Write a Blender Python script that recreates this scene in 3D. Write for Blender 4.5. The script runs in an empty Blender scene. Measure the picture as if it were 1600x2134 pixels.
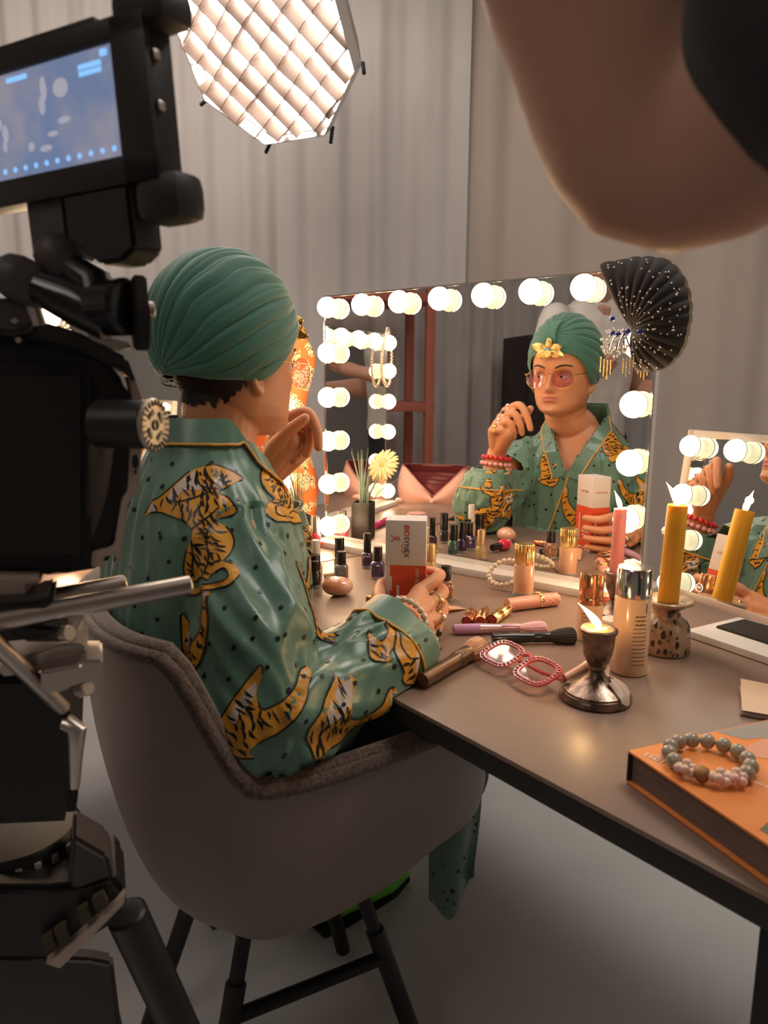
import bpy, bmesh, math, random
import numpy as np
from mathutils import Vector, Matrix, noise
from mathutils.bvhtree import BVHTree

# ---------------------------------------------------------------- camera, world, lights, exposure
random.seed(7)
SC = bpy.context.scene
COL = SC.collection
CAM_H = 1.15
PITCH, ROLL, FPX = math.radians(9.8), math.radians(0.47), 1540.0
_fw = Vector((0, math.cos(PITCH), -math.sin(PITCH)))
_rt0, _up0 = Vector((1, 0, 0)), Vector((0, math.sin(PITCH), math.cos(PITCH)))
_rt = _rt0 * math.cos(ROLL) + _up0 * math.sin(ROLL)
_up = -_rt0 * math.sin(ROLL) + _up0 * math.cos(ROLL)
cam_d = bpy.data.cameras.new('camera')
cam_d.sensor_fit = 'HORIZONTAL'; cam_d.sensor_width = 36.0
cam_d.lens = FPX / 1600.0 * 36.0
cam_d.clip_start = 0.02
cam_d.dof.use_dof = True; cam_d.dof.focus_distance = 1.3; cam_d.dof.aperture_fstop = 9.5
cam = bpy.data.objects.new('camera', cam_d); COL.objects.link(cam)
M3 = Matrix((_rt, _up, -_fw)).transposed()
cam.matrix_world = Matrix.Translation((0, 0, CAM_H)) @ M3.to_4x4()
SC.camera = cam

def at(px, py, y):
    """world point on the sight line of a photo pixel at depth y in front of the camera"""
    d = _fw + _rt * ((px - 800) / FPX) + _up * ((1067 - py) / FPX)
    return Vector((0, 0, CAM_H)) + d * (y / d.y)
def onz(px, py, z):
    d = _fw + _rt * ((px - 800) / FPX) + _up * ((1067 - py) / FPX)
    return Vector((0, 0, CAM_H)) + d * ((z - CAM_H) / d.z)

w = bpy.data.worlds.new('world'); SC.world = w; w.use_nodes = True
w.node_tree.nodes['Background'].inputs[0].default_value = (0.9, 0.95, 1.0, 1)
w.node_tree.nodes['Background'].inputs[1].default_value = 0.02
vs = SC.view_settings
vs.view_transform = 'Standard'; vs.look = 'None'; vs.gamma = 1.0; vs.use_curve_mapping = False
vs.exposure = 0.0
SC.cycles.max_bounces = 7; SC.cycles.glossy_bounces = 5; SC.cycles.diffuse_bounces = 3
SC.cycles.transmission_bounces = 4; SC.cycles.transparent_max_bounces = 10
SC.cycles.use_adaptive_sampling = True; SC.cycles.adaptive_threshold = 0.055; SC.cycles.adaptive_min_samples = 12
SC.cycles.use_denoising = True
SC.cycles.sample_clamp_indirect = 6.0
SC.cycles.caustics_refractive = False
BULB_E, SOFT_E, FLAME_E, SMALLBULB_E = 25.0, 20.0, 14.0, 3.0

def area(name, loc, target, size, power, col, sy=None):
    ld = bpy.data.lights.new(name, 'AREA'); ld.energy = power; ld.color = col
    ld.size = size
    if sy: ld.shape = 'RECTANGLE'; ld.size_y = sy
    o = bpy.data.objects.new(name, ld); COL.objects.link(o)
    o.location = loc; o.rotation_euler = (Vector(target) - Vector(loc)).to_track_quat('-Z', 'Y').to_euler()
    return o
# unseen fill lights added under the ceiling: over the curtain, the set and the crew
area('fill_light', (-0.9, 2.1, 2.93), (-0.9, 3.1, 1.4), 1.6, 30, (1.0, 0.82, 0.69))
area('fill_light', (1.2, 1.2, 2.93), (1.2, 1.4, 0.0), 1.0, 30, (1.0, 0.90, 0.81))
area('fill_light', (-1.3, -0.7, 2.93), (-0.6, 0.5, 1.0), 1.2, 12, (1.0, 0.85, 0.73))

# ---------------------------------------------------------------- materials
MATS = {}
def mat(name, col, rough=0.5, metal=0.0, emit=None, es=0.0, trans=0.0, ior=1.45, sss=0.0, coat=0.0, sheen=0.0, spec=0.5,
        var=0.0, vscale=8.0, bump=0.0, bscale=60.0, alpha=1.0, col2=None, detail=4.0, stretch=None):
    if name in MATS: return MATS[name]
    m = bpy.data.materials.new(name); m.use_nodes = True
    nt = m.node_tree; b = nt.nodes['Principled BSDF']; MATS[name] = m
    c = tuple(col) + (1,)
    b.inputs['Base Color'].default_value = c
    b.inputs['Roughness'].default_value = rough; b.inputs['Metallic'].default_value = metal
    b.inputs['IOR'].default_value = ior
    b.inputs['Transmission Weight'].default_value = trans
    b.inputs['Specular IOR Level'].default_value = spec
    b.inputs['Coat Weight'].default_value = coat; b.inputs['Coat Roughness'].default_value = 0.08
    b.inputs['Sheen Weight'].default_value = sheen
    b.inputs['Alpha'].default_value = alpha
    if sss:
        b.inputs['Subsurface Weight'].default_value = sss
        b.inputs['Subsurface Radius'].default_value = (1.0, 0.35, 0.2); b.inputs['Subsurface Scale'].default_value = 0.006
    if emit is not None:
        b.inputs['Emission Color'].default_value = tuple(emit) + (1,); b.inputs['Emission Strength'].default_value = es
    if var or col2 or bump:
        tc = nt.nodes.new('ShaderNodeTexCoord'); src = tc.outputs['Object']
        if stretch:
            mp = nt.nodes.new('ShaderNodeMapping'); mp.inputs['Scale'].default_value = stretch
            nt.links.new(src, mp.inputs['Vector']); src = mp.outputs['Vector']
    if var or col2:
        n = nt.nodes.new('ShaderNodeTexNoise'); n.inputs['Scale'].default_value = vscale; n.inputs['Detail'].default_value = detail
        nt.links.new(src, n.inputs['Vector'])
        r = nt.nodes.new('ShaderNodeValToRGB')
        a2 = col2 if col2 else tuple(max(0, x * (1 - var)) for x in col)
        a1 = col if col2 else tuple(min(1, x * (1 + var)) for x in col)
        r.color_ramp.elements[0].position = 0.35; r.color_ramp.elements[1].position = 0.65
        r.color_ramp.elements[0].color = tuple(a2) + (1,); r.color_ramp.elements[1].color = tuple(a1) + (1,)
        nt.links.new(n.outputs['Fac'], r.inputs['Fac']); nt.links.new(r.outputs['Color'], b.inputs['Base Color'])
    if bump:
        n2 = nt.nodes.new('ShaderNodeTexNoise'); n2.inputs['Scale'].default_value = bscale; n2.inputs['Detail'].default_value = 5
        nt.links.new(src, n2.inputs['Vector'])
        bp = nt.nodes.new('ShaderNodeBump'); bp.inputs['Strength'].default_value = bump; bp.inputs['Distance'].default_value = 0.002
        nt.links.new(n2.outputs['Fac'], bp.inputs['Height']); nt.links.new(bp.outputs['Normal'], b.inputs['Normal'])
    return m

def tinted(name, col, gloss=.10):
    if name in MATS: return MATS[name]
    m = bpy.data.materials.new(name); m.use_nodes = True; nt = m.node_tree; nt.nodes.clear(); MATS[name] = m
    o = nt.nodes.new('ShaderNodeOutputMaterial'); mx = nt.nodes.new('ShaderNodeMixShader'); t = nt.nodes.new('ShaderNodeBsdfTransparent'); g = nt.nodes.new('ShaderNodeBsdfGlossy')
    t.inputs['Color'].default_value = tuple(col) + (1,); g.inputs['Roughness'].default_value = .04; mx.inputs['Fac'].default_value = gloss
    nt.links.new(t.outputs[0], mx.inputs[1]); nt.links.new(g.outputs[0], mx.inputs[2]); nt.links.new(mx.outputs[0], o.inputs['Surface']); return m

# ---------------------------------------------------------------- mesh helpers: geometry = (verts, faces)
def gjoin(*gs):
    V, F = [], []
    for v, f in gs:
        o = len(V); V += [tuple(p) for p in v]; F += [tuple(i + o for i in q) for q in f]
    return V, F
def gmove(g, loc=(0, 0, 0), rot=None, scale=None):
    M = Matrix.Translation(loc)
    if rot is not None: M = M @ (rot.to_4x4() if isinstance(rot, Matrix) else rot.to_matrix().to_4x4())
    if scale is not None: M = M @ Matrix.Diagonal(tuple(scale) + (1,))
    return [tuple(M @ Vector(p)) for p in g[0]], g[1]
def gmat(g, M): return [tuple(M @ Vector(p)) for p in g[0]], g[1]
def frame(o, ex, ey, ez):
    M = Matrix((Vector(ex).normalized(), Vector(ey).normalized(), Vector(ez).normalized())).transposed().to_4x4()
    M.translation = Vector(o); return M
def box(sx, sy, sz, c=(0, 0, 0), bev=0.0, seg=2):
    bm = bmesh.new(); bmesh.ops.create_cube(bm, size=1.0)
    bmesh.ops.scale(bm, vec=(sx, sy, sz), verts=bm.verts)
    if bev: bmesh.ops.bevel(bm, geom=list(bm.edges), offset=bev, segments=seg, profile=0.6, affect='EDGES')
    bmesh.ops.translate(bm, vec=c, verts=bm.verts)
    return frombm(bm)
def frombm(bm):
    bm.verts.index_update()
    V = [tuple(v.co) for v in bm.verts]; F = [tuple(v.index for v in f.verts) for f in bm.faces]; bm.free(); return V, F
def boxb(x0, x1, y0, y1, z0, z1, bev=0.0):
    return box(x1 - x0, y1 - y0, z1 - z0, ((x0 + x1) / 2, (y0 + y1) / 2, (z0 + z1) / 2), bev)
def lathe(prof, n=32, cap=True):
    """prof: list of (r, z) bottom to top"""
    V, F = [], []
    for r, z in prof:
        for k in range(n):
            a = 2 * math.pi * k / n; V.append((r * math.cos(a), r * math.sin(a), z))
    for i in range(len(prof) - 1):
        for k in range(n):
            k2 = (k + 1) % n; F.append((i * n + k, i * n + k2, (i + 1) * n + k2, (i + 1) * n + k))
    if cap:
        if prof[0][0] > 1e-5: F.append(tuple(range(n - 1, -1, -1)))
        if prof[-1][0] > 1e-5: F.append(tuple((len(prof) - 1) * n + k for k in range(n)))
    return V, F
def sphere(r, c=(0, 0, 0), n=20, m=12, sc=(1, 1, 1)):
    prof = [(max(1e-6, r * math.sin(math.pi * i / m)), -r * math.cos(math.pi * i / m)) for i in range(m + 1)]
    g = lathe(prof, n, False)
    return [(x * sc[0] + c[0], y * sc[1] + c[1], z * sc[2] + c[2]) for x, y, z in g[0]], g[1]
def rot_to(d):
    return Vector(d).to_track_quat('Z', 'Y').to_matrix().to_4x4()
def cyl(p, q, r, n=16, r2=None, bev=0.0):
    p, q = Vector(p), Vector(q); L = (q - p).length; r2 = r if r2 is None else r2
    b = min(bev, L / 3)
    prof = [(r - b, 0), (r, b), (r2, L - b), (r2 - b, L)] if b else [(r, 0), (r2, L)]
    return gmat(lathe(prof, n), Matrix.Translation(p) @ rot_to(q - p))
def catmull(pts, k=8, closed=False):
    P = [Vector(p) for p in pts]; out = []; n = len(P)
    rng = range(n if closed else n - 1)
    for i in rng:
        p0 = P[(i - 1) % n] if closed or i > 0 else P[i] * 2 - P[i + 1]
        p1, p2 = P[i], P[(i + 1) % n]
        p3 = P[(i + 2) % n] if closed or i + 2 < n else p2 * 2 - p1
        for j in range(k):
            t = j / k
            out.append(0.5 * ((2 * p1) + (p2 - p0) * t + (2 * p0 - 5 * p1 + 4 * p2 - p3) * t * t + (3 * p1 - p0 - 3 * p2 + p3) * t ** 3))
    if not closed: out.append(P[-1].copy())
    return out
def tube(pts, r, n=10, closed=False, caps=True):
    """r: number or list per point"""
    P = [Vector(p) for p in pts]; N = len(P)
    R = r if isinstance(r, (list, tuple)) else [r] * N
    V, F = [], []
    t0 = (P[1] - P[0]).normalized()
    u = t0.orthogonal().normalized()
    for i in range(N):
        a, b = (P[(i - 1) % N], P[(i + 1) % N]) if closed else (P[max(i - 1, 0)], P[min(i + 1, N - 1)])
        t = (b - a).normalized() if (b - a).length > 1e-9 else t0
        u = (u - t * u.dot(t)); u = u.normalized() if u.length > 1e-6 else t.orthogonal().normalized()
        v = t.cross(u)
        for k in range(n):
            a_ = 2 * math.pi * k / n; V.append(tuple(P[i] + (u * math.cos(a_) + v * math.sin(a_)) * R[i]))
    M = N if closed else N - 1
    for i in range(M):
        for k in range(n):
            F.append((i * n + k, i * n + (k + 1) % n, ((i + 1) % N) * n + (k + 1) % n, ((i + 1) % N) * n + k))
    if not closed and caps:
        F.append(tuple(range(n - 1, -1, -1))); F.append(tuple((N - 1) * n + k for k in range(n)))
    return V, F
def capsule(pts, rad, n=16, sub=6):
    """closed tapered limb with round ends along a smooth polyline"""
    P = [Vector(p) for p in pts]
    if len(P) > 2: C = catmull(P, sub); T = [i / sub for i in range(len(C))]
    else: C = [P[0].lerp(P[1], i / 6) for i in range(7)]; T = [i / 6 for i in range(7)]
    def rr(t):
        i = min(int(t), len(rad) - 2); f = t - i; return rad[i] * (1 - f) + rad[i + 1] * f
    R = [rr(t) for t in T]
    d0, d1 = (C[0] - C[1]).normalized(), (C[-1] - C[-2]).normalized()
    pre = [(C[0] + d0 * R[0] * math.cos(a), max(1e-4, R[0] * math.sin(a))) for a in (0.05, 0.5, 1.0)]
    post = [(C[-1] + d1 * R[-1] * math.cos(a), max(1e-4, R[-1] * math.sin(a))) for a in (1.0, 0.5, 0.05)]
    pts2 = [p for p, _ in pre] + C + [p for p, _ in post]
    return tube(pts2, [r for _, r in pre] + R + [r for _, r in post], n)
def grid(fn, nu, nv, closeu=False):
    V = [tuple(fn(i / (nu if closeu else nu - 1), j / (nv - 1))) for i in range(nu) for j in range(nv)]
    F = []
    for i in range(nu if closeu else nu - 1):
        for j in range(nv - 1):
            i2 = (i + 1) % nu; F.append((i * nv + j, i2 * nv + j, i2 * nv + j + 1, i * nv + j + 1))
    return V, F
def prism(poly, h, z0=0.0, bev=0.0):
    bm = bmesh.new(); vs_ = [bm.verts.new((x, y, z0)) for x, y in poly]; f = bm.faces.new(vs_)
    r = bmesh.ops.extrude_face_region(bm, geom=[f])
    bmesh.ops.translate(bm, vec=(0, 0, h), verts=[e for e in r['geom'] if isinstance(e, bmesh.types.BMVert)])
    bmesh.ops.recalc_face_normals(bm, faces=bm.faces)
    if bev: bmesh.ops.bevel(bm, geom=list(bm.edges), offset=bev, segments=2, affect='EDGES')
    return frombm(bm)
def thick(g, t):
    """give a sheet thickness t, growing along its normals (negative: against them)"""
    bm = bmesh.new(); vv = [bm.verts.new(p) for p in g[0]]
    for f in g[1]:
        try: bm.faces.new([vv[i] for i in f])
        except ValueError: pass
    bmesh.ops.recalc_face_normals(bm, faces=bm.faces); bm.normal_update(); bm.verts.index_update()
    n = len(bm.verts); V = [tuple(v.co) for v in bm.verts]; V2 = [tuple(v.co - v.normal * t) for v in bm.verts]
    F = [tuple(v.index for v in f.verts) for f in bm.faces]; F2 = [tuple(i + n for i in reversed(f)) for f in F]
    B = []
    for e in bm.edges:
        if len(e.link_loops) == 1:
            l = e.link_loops[0]; i, j = l.vert.index, l.link_loop_next.vert.index; B.append((j, i, i + n, j + n))
    bm.free()
    return V + V2, F + F2 + B

WM = {}
def mesh_of(g, name, m, smooth=True, auto=None):
    me = bpy.data.meshes.new(name); me.from_pydata([tuple(p) for p in g[0]], [], [tuple(f) for f in g[1]])
    if isinstance(m, (list, tuple)):
        for x in m: me.materials.append(x)
    elif m is not None: me.materials.append(m)
    if smooth:
        me.shade_smooth()
        if auto: 
            try: me.set_sharp_from_angle(angle=math.radians(auto))
            except Exception: pass
    me.update()
    return me
def tag(o, label=None, cat=None, group=None, kind=None):
    if label: o['label'] = label
    if cat: o['category'] = cat
    if group: o['group'] = group
    if kind: o['kind'] = kind
    return o
def thing(name, label, cat, loc=(0, 0, 0), rotz=0.0, group=None, M=None):
    o = bpy.data.objects.new(name, None); COL.objects.link(o); o.empty_display_size = 0.05
    M = M if M is not None else Matrix.Translation(loc) @ Matrix.Rotation(rotz, 4, 'Z')
    o.matrix_world = M; WM[o.name] = M.copy()
    return tag(o, label, cat, group)
def obj(name, g, m, parent=None, world=False, smooth=True, auto=40, label=None, M=None):
    """g: geometry or mesh.  world=True: vertices are world coordinates; else they are in the parent's frame (or M in it)."""
    me = g if isinstance(g, bpy.types.Mesh) else mesh_of(g, name, m, smooth, auto)
    o = bpy.data.objects.new(name, me); COL.objects.link(o)
    L = M.copy() if M is not None else Matrix.Identity(4)
    if parent is not None:
        o.parent = parent; PW = WM[parent.name]
        if world: L = PW.inverted() @ L
        WM[o.name] = PW @ L
    else: WM[o.name] = L
    o.matrix_local = L
    if label: o['label'] = label
    return o
def struct(name, g, m, smooth=False, label=None):
    o = obj(name, g, m, smooth=smooth); o['kind'] = 'structure'
    if label: o['label'] = label
    return o
def single(name, g, m, label, cat, group=None, smooth=True, auto=40, M=None):
    o = obj(name, g, m, smooth=smooth, auto=auto, M=M); return tag(o, label, cat, group)
def text(s, size, ax='CENTER', ay='CENTER', bold=0.0, thick_=0.0):
    cu = bpy.data.curves.new('t', 'FONT'); cu.body = s; cu.size = size; cu.align_x = ax; cu.align_y = ay
    cu.offset = bold; cu.extrude = thick_; cu.resolution_u = 3
    o = bpy.data.objects.new('t', cu); COL.objects.link(o)
    dg = bpy.context.evaluated_depsgraph_get(); me = bpy.data.meshes.new_from_object(o.evaluated_get(dg))
    g = [tuple(v.co) for v in me.vertices], [tuple(p.vertices) for p in me.polygons]
    bpy.data.objects.remove(o); bpy.data.curves.remove(cu); bpy.data.meshes.remove(me)
    return g
def rule(w, h, n=7, seed=1):
    """a line of print too small to read: a row of short ink dashes"""
    rs_ = random.Random(seed); x = -w / 2; gs = []
    while x < w / 2:
        l = rs_.uniform(.6, 1.6) * w / n; e = min(x + l, w / 2)
        k = max(1, int((e - x) / .002)); xs_ = [x + (e - x) * i / k for i in range(k + 1)]
        gs.append(([(a, -h / 2, 0) for a in xs_] + [(a, h / 2, 0) for a in xs_], [(i, i + 1, k + 2 + i, k + 1 + i) for i in range(k)])); x = e + w / n * .25
    return gjoin(*gs)
def wrap(g, r, z0=0.0, ang0=-math.pi / 2):
    """bend a flat print (x across, y up) round a vertical cylinder of radius r"""
    return [(r * math.cos(ang0 + x / r), r * math.sin(ang0 + x / r), z0 + y) for x, y, z in g[0]], g[1]
def remesh(g, voxel, smooth=2):
    me = mesh_of(g, 'tmp', None, False); o = bpy.data.objects.new('tmp', me); COL.objects.link(o)
    md = o.modifiers.new('r', 'REMESH'); md.mode = 'VOXEL'; md.voxel_size = voxel; md.adaptivity = 0
    if smooth:
        s = o.modifiers.new('s', 'SMOOTH'); s.iterations = smooth; s.factor = 0.5
    dg = bpy.context.evaluated_depsgraph_get(); ev = o.evaluated_get(dg); m2 = ev.to_mesh()
    n = len(m2.vertices); co = np.empty(n * 3); m2.vertices.foreach_get('co', co); co = co.reshape(-1, 3)
    F = [tuple(p.vertices) for p in m2.polygons]
    ev.to_mesh_clear(); bpy.data.objects.remove(o); bpy.data.meshes.remove(me)
    return co, F
def vnormals(co, F):
    me = bpy.data.meshes.new('n'); me.from_pydata(co.tolist(), [], F); me.update()
    nn = np.empty(len(co) * 3); me.vertices.foreach_get('normal', nn); bpy.data.meshes.remove(me)
    return nn.reshape(-1, 3)
def keep(co, F, mask):
    """keep faces whose vertices are all in mask"""
    F2 = [f for f in F if all(mask[i] for i in f)]
    used = sorted({i for f in F2 for i in f}); ix = {v: k for k, v in enumerate(used)}
    return co[used], [tuple(ix[i] for i in f) for f in F2]
# ---------------------------------------------------------------- the room
m_floor = mat('floor_vinyl', (0.60, 0.60, 0.59), 0.42, var=0.05, vscale=3.0, bump=0.04, bscale=180)
m_wall = mat('wall_paint', (0.42, 0.40, 0.38), 0.9)
m_ceil = mat('ceiling_paint', (0.5, 0.48, 0.46), 0.9)
X0, X1, Y0, Y1, ZC = -3.4, 2.8, -2.6, 3.6, 3.0
struct('floor', boxb(X0, X1, Y0, Y1, -0.05, 0), m_floor, label='smooth pale grey studio floor')
struct('ceiling', boxb(X0, X1, Y0, Y1, ZC, ZC + 0.05), m_ceil, label='plain studio ceiling')
struct('wall_back', boxb(X0, X1, Y1, Y1 + 0.05, 0, ZC), m_wall, label='plain wall behind the curtains')
struct('wall_front', boxb(X0, X1, Y0 - 0.05, Y0, 0, ZC), m_wall, label='plain wall behind the photographer')
struct('wall_left', boxb(X0 - 0.05, X0, Y0, Y1, 0, ZC), m_wall, label='plain wall behind the side curtain')
struct('wall_right', boxb(X1, X1 + 0.05, Y0, Y1, 0, ZC), m_wall, label='plain wall on the right of the set')
m_fill_case = mat('fill_panel_housing', (0.8, 0.8, 0.8), 0.5)
m_fill_glow = mat('fill_panel_diffuser', (0.9, 0.9, 0.9), 0.5, emit=(1, 0.95, 0.9), es=1.0)
for k, (x, y, s) in enumerate([(-0.9, 2.1, 1.62), (1.2, 1.2, 1.02), (-1.3, -0.7, 1.22)]):  # glowing panels added out of view to go with the fill lights
    t = thing('fill_panel', ['wide added fill panel under the ceiling above the back curtain', 'small added fill panel under the ceiling over the right of the set',
              'added fill panel under the ceiling behind the crew at the left'][k], 'ceiling lamp', (x, y, 2.955))
    obj('housing', boxb(-s / 2, s / 2, -s / 2, s / 2, 0.0, 0.045), m_fill_case, t, smooth=False)
    obj('diffuser', boxb(-s / 2 + .02, s / 2 - .02, -s / 2 + .02, s / 2 - .02, -0.006, 0.0), m_fill_glow, t, smooth=False)

def curtain(name, label, p, q, zt, pitch, amp, seed, m, group=None):
    p, q = Vector(p), Vector(q); L = (q - p).length; d = (q - p) / L; nrm = Vector((d.y, -d.x, 0))
    nu = int(L / 0.012); nv = 10
    xs = np.linspace(0, L, nu); ph = 0; off = []
    rs = random.Random(seed); k = 2 * math.pi / pitch; acc = 0; cur = k
    for i, x in enumerate(xs):
        acc += (xs[1] - xs[0]) * k * (1 + 0.45 * noise.noise(Vector((x * 2.3, seed, 0))))
        a = amp * (0.55 + 0.6 * abs(noise.noise(Vector((x * 1.3, seed * 3.1, 4)))))
        s = math.sin(acc); off.append(a * (s + 0.28 * math.sin(2.3 * acc + 1.0)))
    def fn(u, v):
        i = min(int(round(u * (nu - 1))), nu - 1); z = v * zt + 0.01
        sway = 0.018 * noise.noise(Vector((xs[i] * 1.7, z * 0.7, seed)))
        o = off[i] * (1.0 - 0.35 * v) + sway
        P = p + d * xs[i] + nrm * o; return (P.x, P.y, z)
    o = obj(name, grid(fn, nu, nv), m, auto=None); tag(o, label, 'curtain', group); return o
m_curt = mat('curtain_cloth', (0.60, 0.565, 0.55), 0.85, sheen=0.3, var=0.03, vscale=2, bump=0.05, bscale=400)
curtain('curtain', 'long pale grey pleated curtain hanging behind the softbox', (-3.0, 3.25, 0), (-0.42, 3.25, 0), 2.95, 0.16, 0.030, 3, m_curt)
curtain('curtain', 'long pale grey pleated curtain hanging behind the lit mirror', (-0.45, 3.2, 0), (0.33, 3.2, 0), 2.95, 0.19, 0.028, 11, m_curt)
curtain('curtain', 'long grey curtain with wide folds and painted-in warm light hanging at the right behind the black turban', (0.30, 3.25, 0), (2.7, 3.18, 0), 2.95, 0.36, 0.040, 5, mat('curtain_cloth_glow_tint', (0.53, 0.44, 0.38), 0.85, sheen=0.3, var=0.03, vscale=2))  # same cloth, with the warm light of bulbs and candles tinted into its colour
curtain('curtain', 'grey pleated curtain on the side wall, seen in the big mirror', (-3.1, -1.6, 0), (-3.1, 1.7, 0), 2.95, 0.22, 0.045, 8, m_curt)

# reddish steel rack and dark door leaf, seen only in the mirror
m_red = mat('rack_red_paint', (0.42, 0.13, 0.09), 0.5)
t = thing('shelf_rack', 'reddish brown metal shelf rack far back in the big mirror', 'rack', (-2.62, 1.25, 0))
for x in (-.22, .22):
    for y in (-.35, .35): obj('post', boxb(x - .025, x + .025, y - .025, y + .025, 0, 2.0, .004), m_red, t)
for z in (0.35, 1.0, 1.6): obj('shelf', boxb(-.24, .24, -.38, .38, z, z + .05, .004), m_red, t)
m_dark = mat('door_dark_wood', (0.035, 0.025, 0.022), 0.6)
t = thing('cabinet', 'tall dark brown cabinet reflected beside the white shirt', 'cabinet', (-2.75, .0, 0))
obj('body', boxb(-.2, .2, -.24, .24, 0.04, 1.45, .006), m_dark, t)
obj('plinth', boxb(-.19, .19, -.22, .22, 0.0, 0.04), m_dark, t)
for s in (-1, 1):
    d_ = obj('door', boxb(.2, .215, s * .12 - .112, s * .12 + .112, .06, 1.43, .003), m_dark, t)
    obj('knob', sphere(.012, (.225, s * .02, .8)), mat('knob_steel', (.5, .5, .5), .3, 1.0), d_)

# ---------------------------------------------------------------- tables (an L of two)
A0 = Vector((0.0205, 0.894, 0)); EL = Vector((-.618, .786, 0)).normalized(); PN = Vector((EL.y, -EL.x, 0))
ZT = 0.75
m_top = mat('table_top_laminate', (0.25, 0.168, 0.130), 0.35, var=0.05, vscale=5, bump=0.03, bscale=500, spec=0.5)
m_blk = mat('black_steel', (0.012, 0.011, 0.011), 0.45)
m_edge = mat('table_edge_black', (0.02, 0.018, 0.017), 0.5)
def table(name, label, e0, e1, p0, p1):
    M = frame(A0, -EL, PN, (0, 0, 1)); M = M @ Matrix.Translation((-(e0 + e1) / 2, (p0 + p1) / 2, 0))
    t = thing(name, label, 'table', M=M); hx, hy = (e1 - e0) / 2, (p1 - p0) / 2
    obj('tabletop', boxb(-hx, hx, -hy, hy, ZT - .006, ZT, .0012), m_top, t)
    obj('tabletop_edge', boxb(-hx, hx, -hy, hy, ZT - .030, ZT - .006, .002), m_edge, t)
    for s in (-1, 1): obj('rail', boxb(-hx + .03, hx - .03, s * (hy - .035) - .015, s * (hy - .035) + .015, ZT - .044, ZT - .03), m_blk, t)
    for a in (-1, 1):
        for b in (-1, 1):
            obj('leg', boxb(a * (hx - .035) - .02, a * (hx - .035) + .02, b * (hy - .035) - .02, b * (hy - .035) + .02, 0, ZT - .03, .003), m_blk, t)
    return t
table('table', 'dark brown table with black edge and legs under the big mirror', -0.51, .685, 0, .80)
table('table', 'second dark table carrying the pink makeup bag at the left', .69, 1.38, -.75, .80)

# ---------------------------------------------------------------- vanity mirrors
m_white = mat('white_lacquer', (0.75, 0.72, 0.69), 0.35, coat=0.2)
m_glass = mat('mirror_silver', (0.86, 0.85, 0.83), 0.012, 1.0)
m_chrome = mat('chrome_edge', (0.85, 0.83, 0.8), 0.15, 1.0)
def emitter(name, col, es):
    return mat(name, (0.9, 0.88, 0.84), 0.3, emit=col, es=es)
m_bulb = emitter('bulb_glow', (1.0, 0.68, 0.40), BULB_E)
m_collar = mat('bulb_collar_glow', (0.85, 0.83, 0.72), 0.35, emit=(1.0, 0.88, 0.42), es=1.05)
m_ring = mat('bulb_seam', (0.08, 0.08, 0.06), 0.5)
me_b = {}
def bulb_meshes(r):
    if r in me_b: return me_b[r]
    # local: -Y points out of the mirror; globe centre at y=-1.05 r
    R = Matrix.Rotation(math.radians(90), 4, 'X')
    c = r * 1.0
    prof = [(r * math.sin(a), c - r * math.cos(a)) for a in np.linspace(math.radians(84), math.pi, 12)]
    prof = [(max(p, 1e-6), q) for p, q in prof]
    globe = gmat(lathe(prof, 24, False), R)
    a0 = math.radians(84); r0, z0 = r * math.sin(a0), c - r * math.cos(a0)
    col = gmat(lathe([(r0 * .74, 0), (r0 * .76, z0 * .22), (r0 * .92, z0 * .55), (r0 * .985, z0 * .8), (r0, z0)], 24), R)
    ring = gmat(tube([(r0 * 1.01 * math.cos(t), r0 * 1.01 * math.sin(t), z0) for t in np.linspace(0, 2 * math.pi, 25)[:-1]], r * .035, 6, True), R)
    me_b[r] = (mesh_of(globe, 'bulb', None), mesh_of(col, 'bulb_collar', None), mesh_of(ring, 'seam_ring', None)); return me_b[r]
def add_bulbs(t, pts, r, mb, mc, text_m=None):
    g0, c0, r0 = bulb_meshes(r)
    key = (r, mb.name)
    if key not in me_b:
        g, c, q = g0.copy(), c0.copy(), r0.copy(); g.materials.append(mb); c.materials.append(mc); q.materials.append(m_ring); me_b[key] = (g, c, q)
    g, c, q = me_b[key]
    for (x, z) in pts:
        b = obj('bulb', g, None, t, M=Matrix.Translation((x, -.0005, z)))
        obj('bulb_collar', c, None, b); obj('seam_ring', q, None, b)
def vanity(name, label, M, W, H, top, side, r, mb, mc, base_d=.045, zb=.016, skip=()):
    """frame M: origin at lower left of the glass on the table, X along glass, -Y out of it, Z up"""
    t = thing(name, label, 'mirror', M=M)
    obj('housing', boxb(0, W, .0005, .022, zb - .002, zb + H, .002), m_white, t)
    obj('mirror_glass', boxb(.003, W - .003, -.003, .0004, zb, zb + H - .003), m_glass, t, smooth=False)
    e = .0035
    obj('edge_trim', gjoin(boxb(0, e, -.005, .001, zb, zb + H), boxb(W - e, W, -.005, .001, zb, zb + H), boxb(0, W, -.005, .001, zb + H - e, zb + H)), m_chrome, t, smooth=False)
    obj('base', boxb(-.006, W + .006, -base_d, .11, 0, zb, .0025), m_white, t)
    pts = [(x, zb + H - side[0]) for x in top] + [(x, z) for z in side[1] for x in (top[0], top[-1])]
    add_bulbs(t, pts, r, mb, mc)
    return t
NV = Vector((-.6209, -.78389, 0)); DV = Vector((.78389, -.6209, 0))
L0 = Vector((-.1465, 1.840, ZT))
MM = frame(L0, DV, -NV, (0, 0, 1))
vanity('vanity_mirror', 'large bulb-lit vanity mirror reflecting the seated person', MM, .802, .592,
       [.031 + .1063 * k for k in range(8)], (.030, [.016 + .036 + .1053 * k for k in range(5)]), .0240, m_bulb, m_collar)
ML = frame((-.697, 1.512, ZT), PN, EL, (0, 0, 1)); ML = ML @ Matrix.Translation((0, .045, 0))
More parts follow.
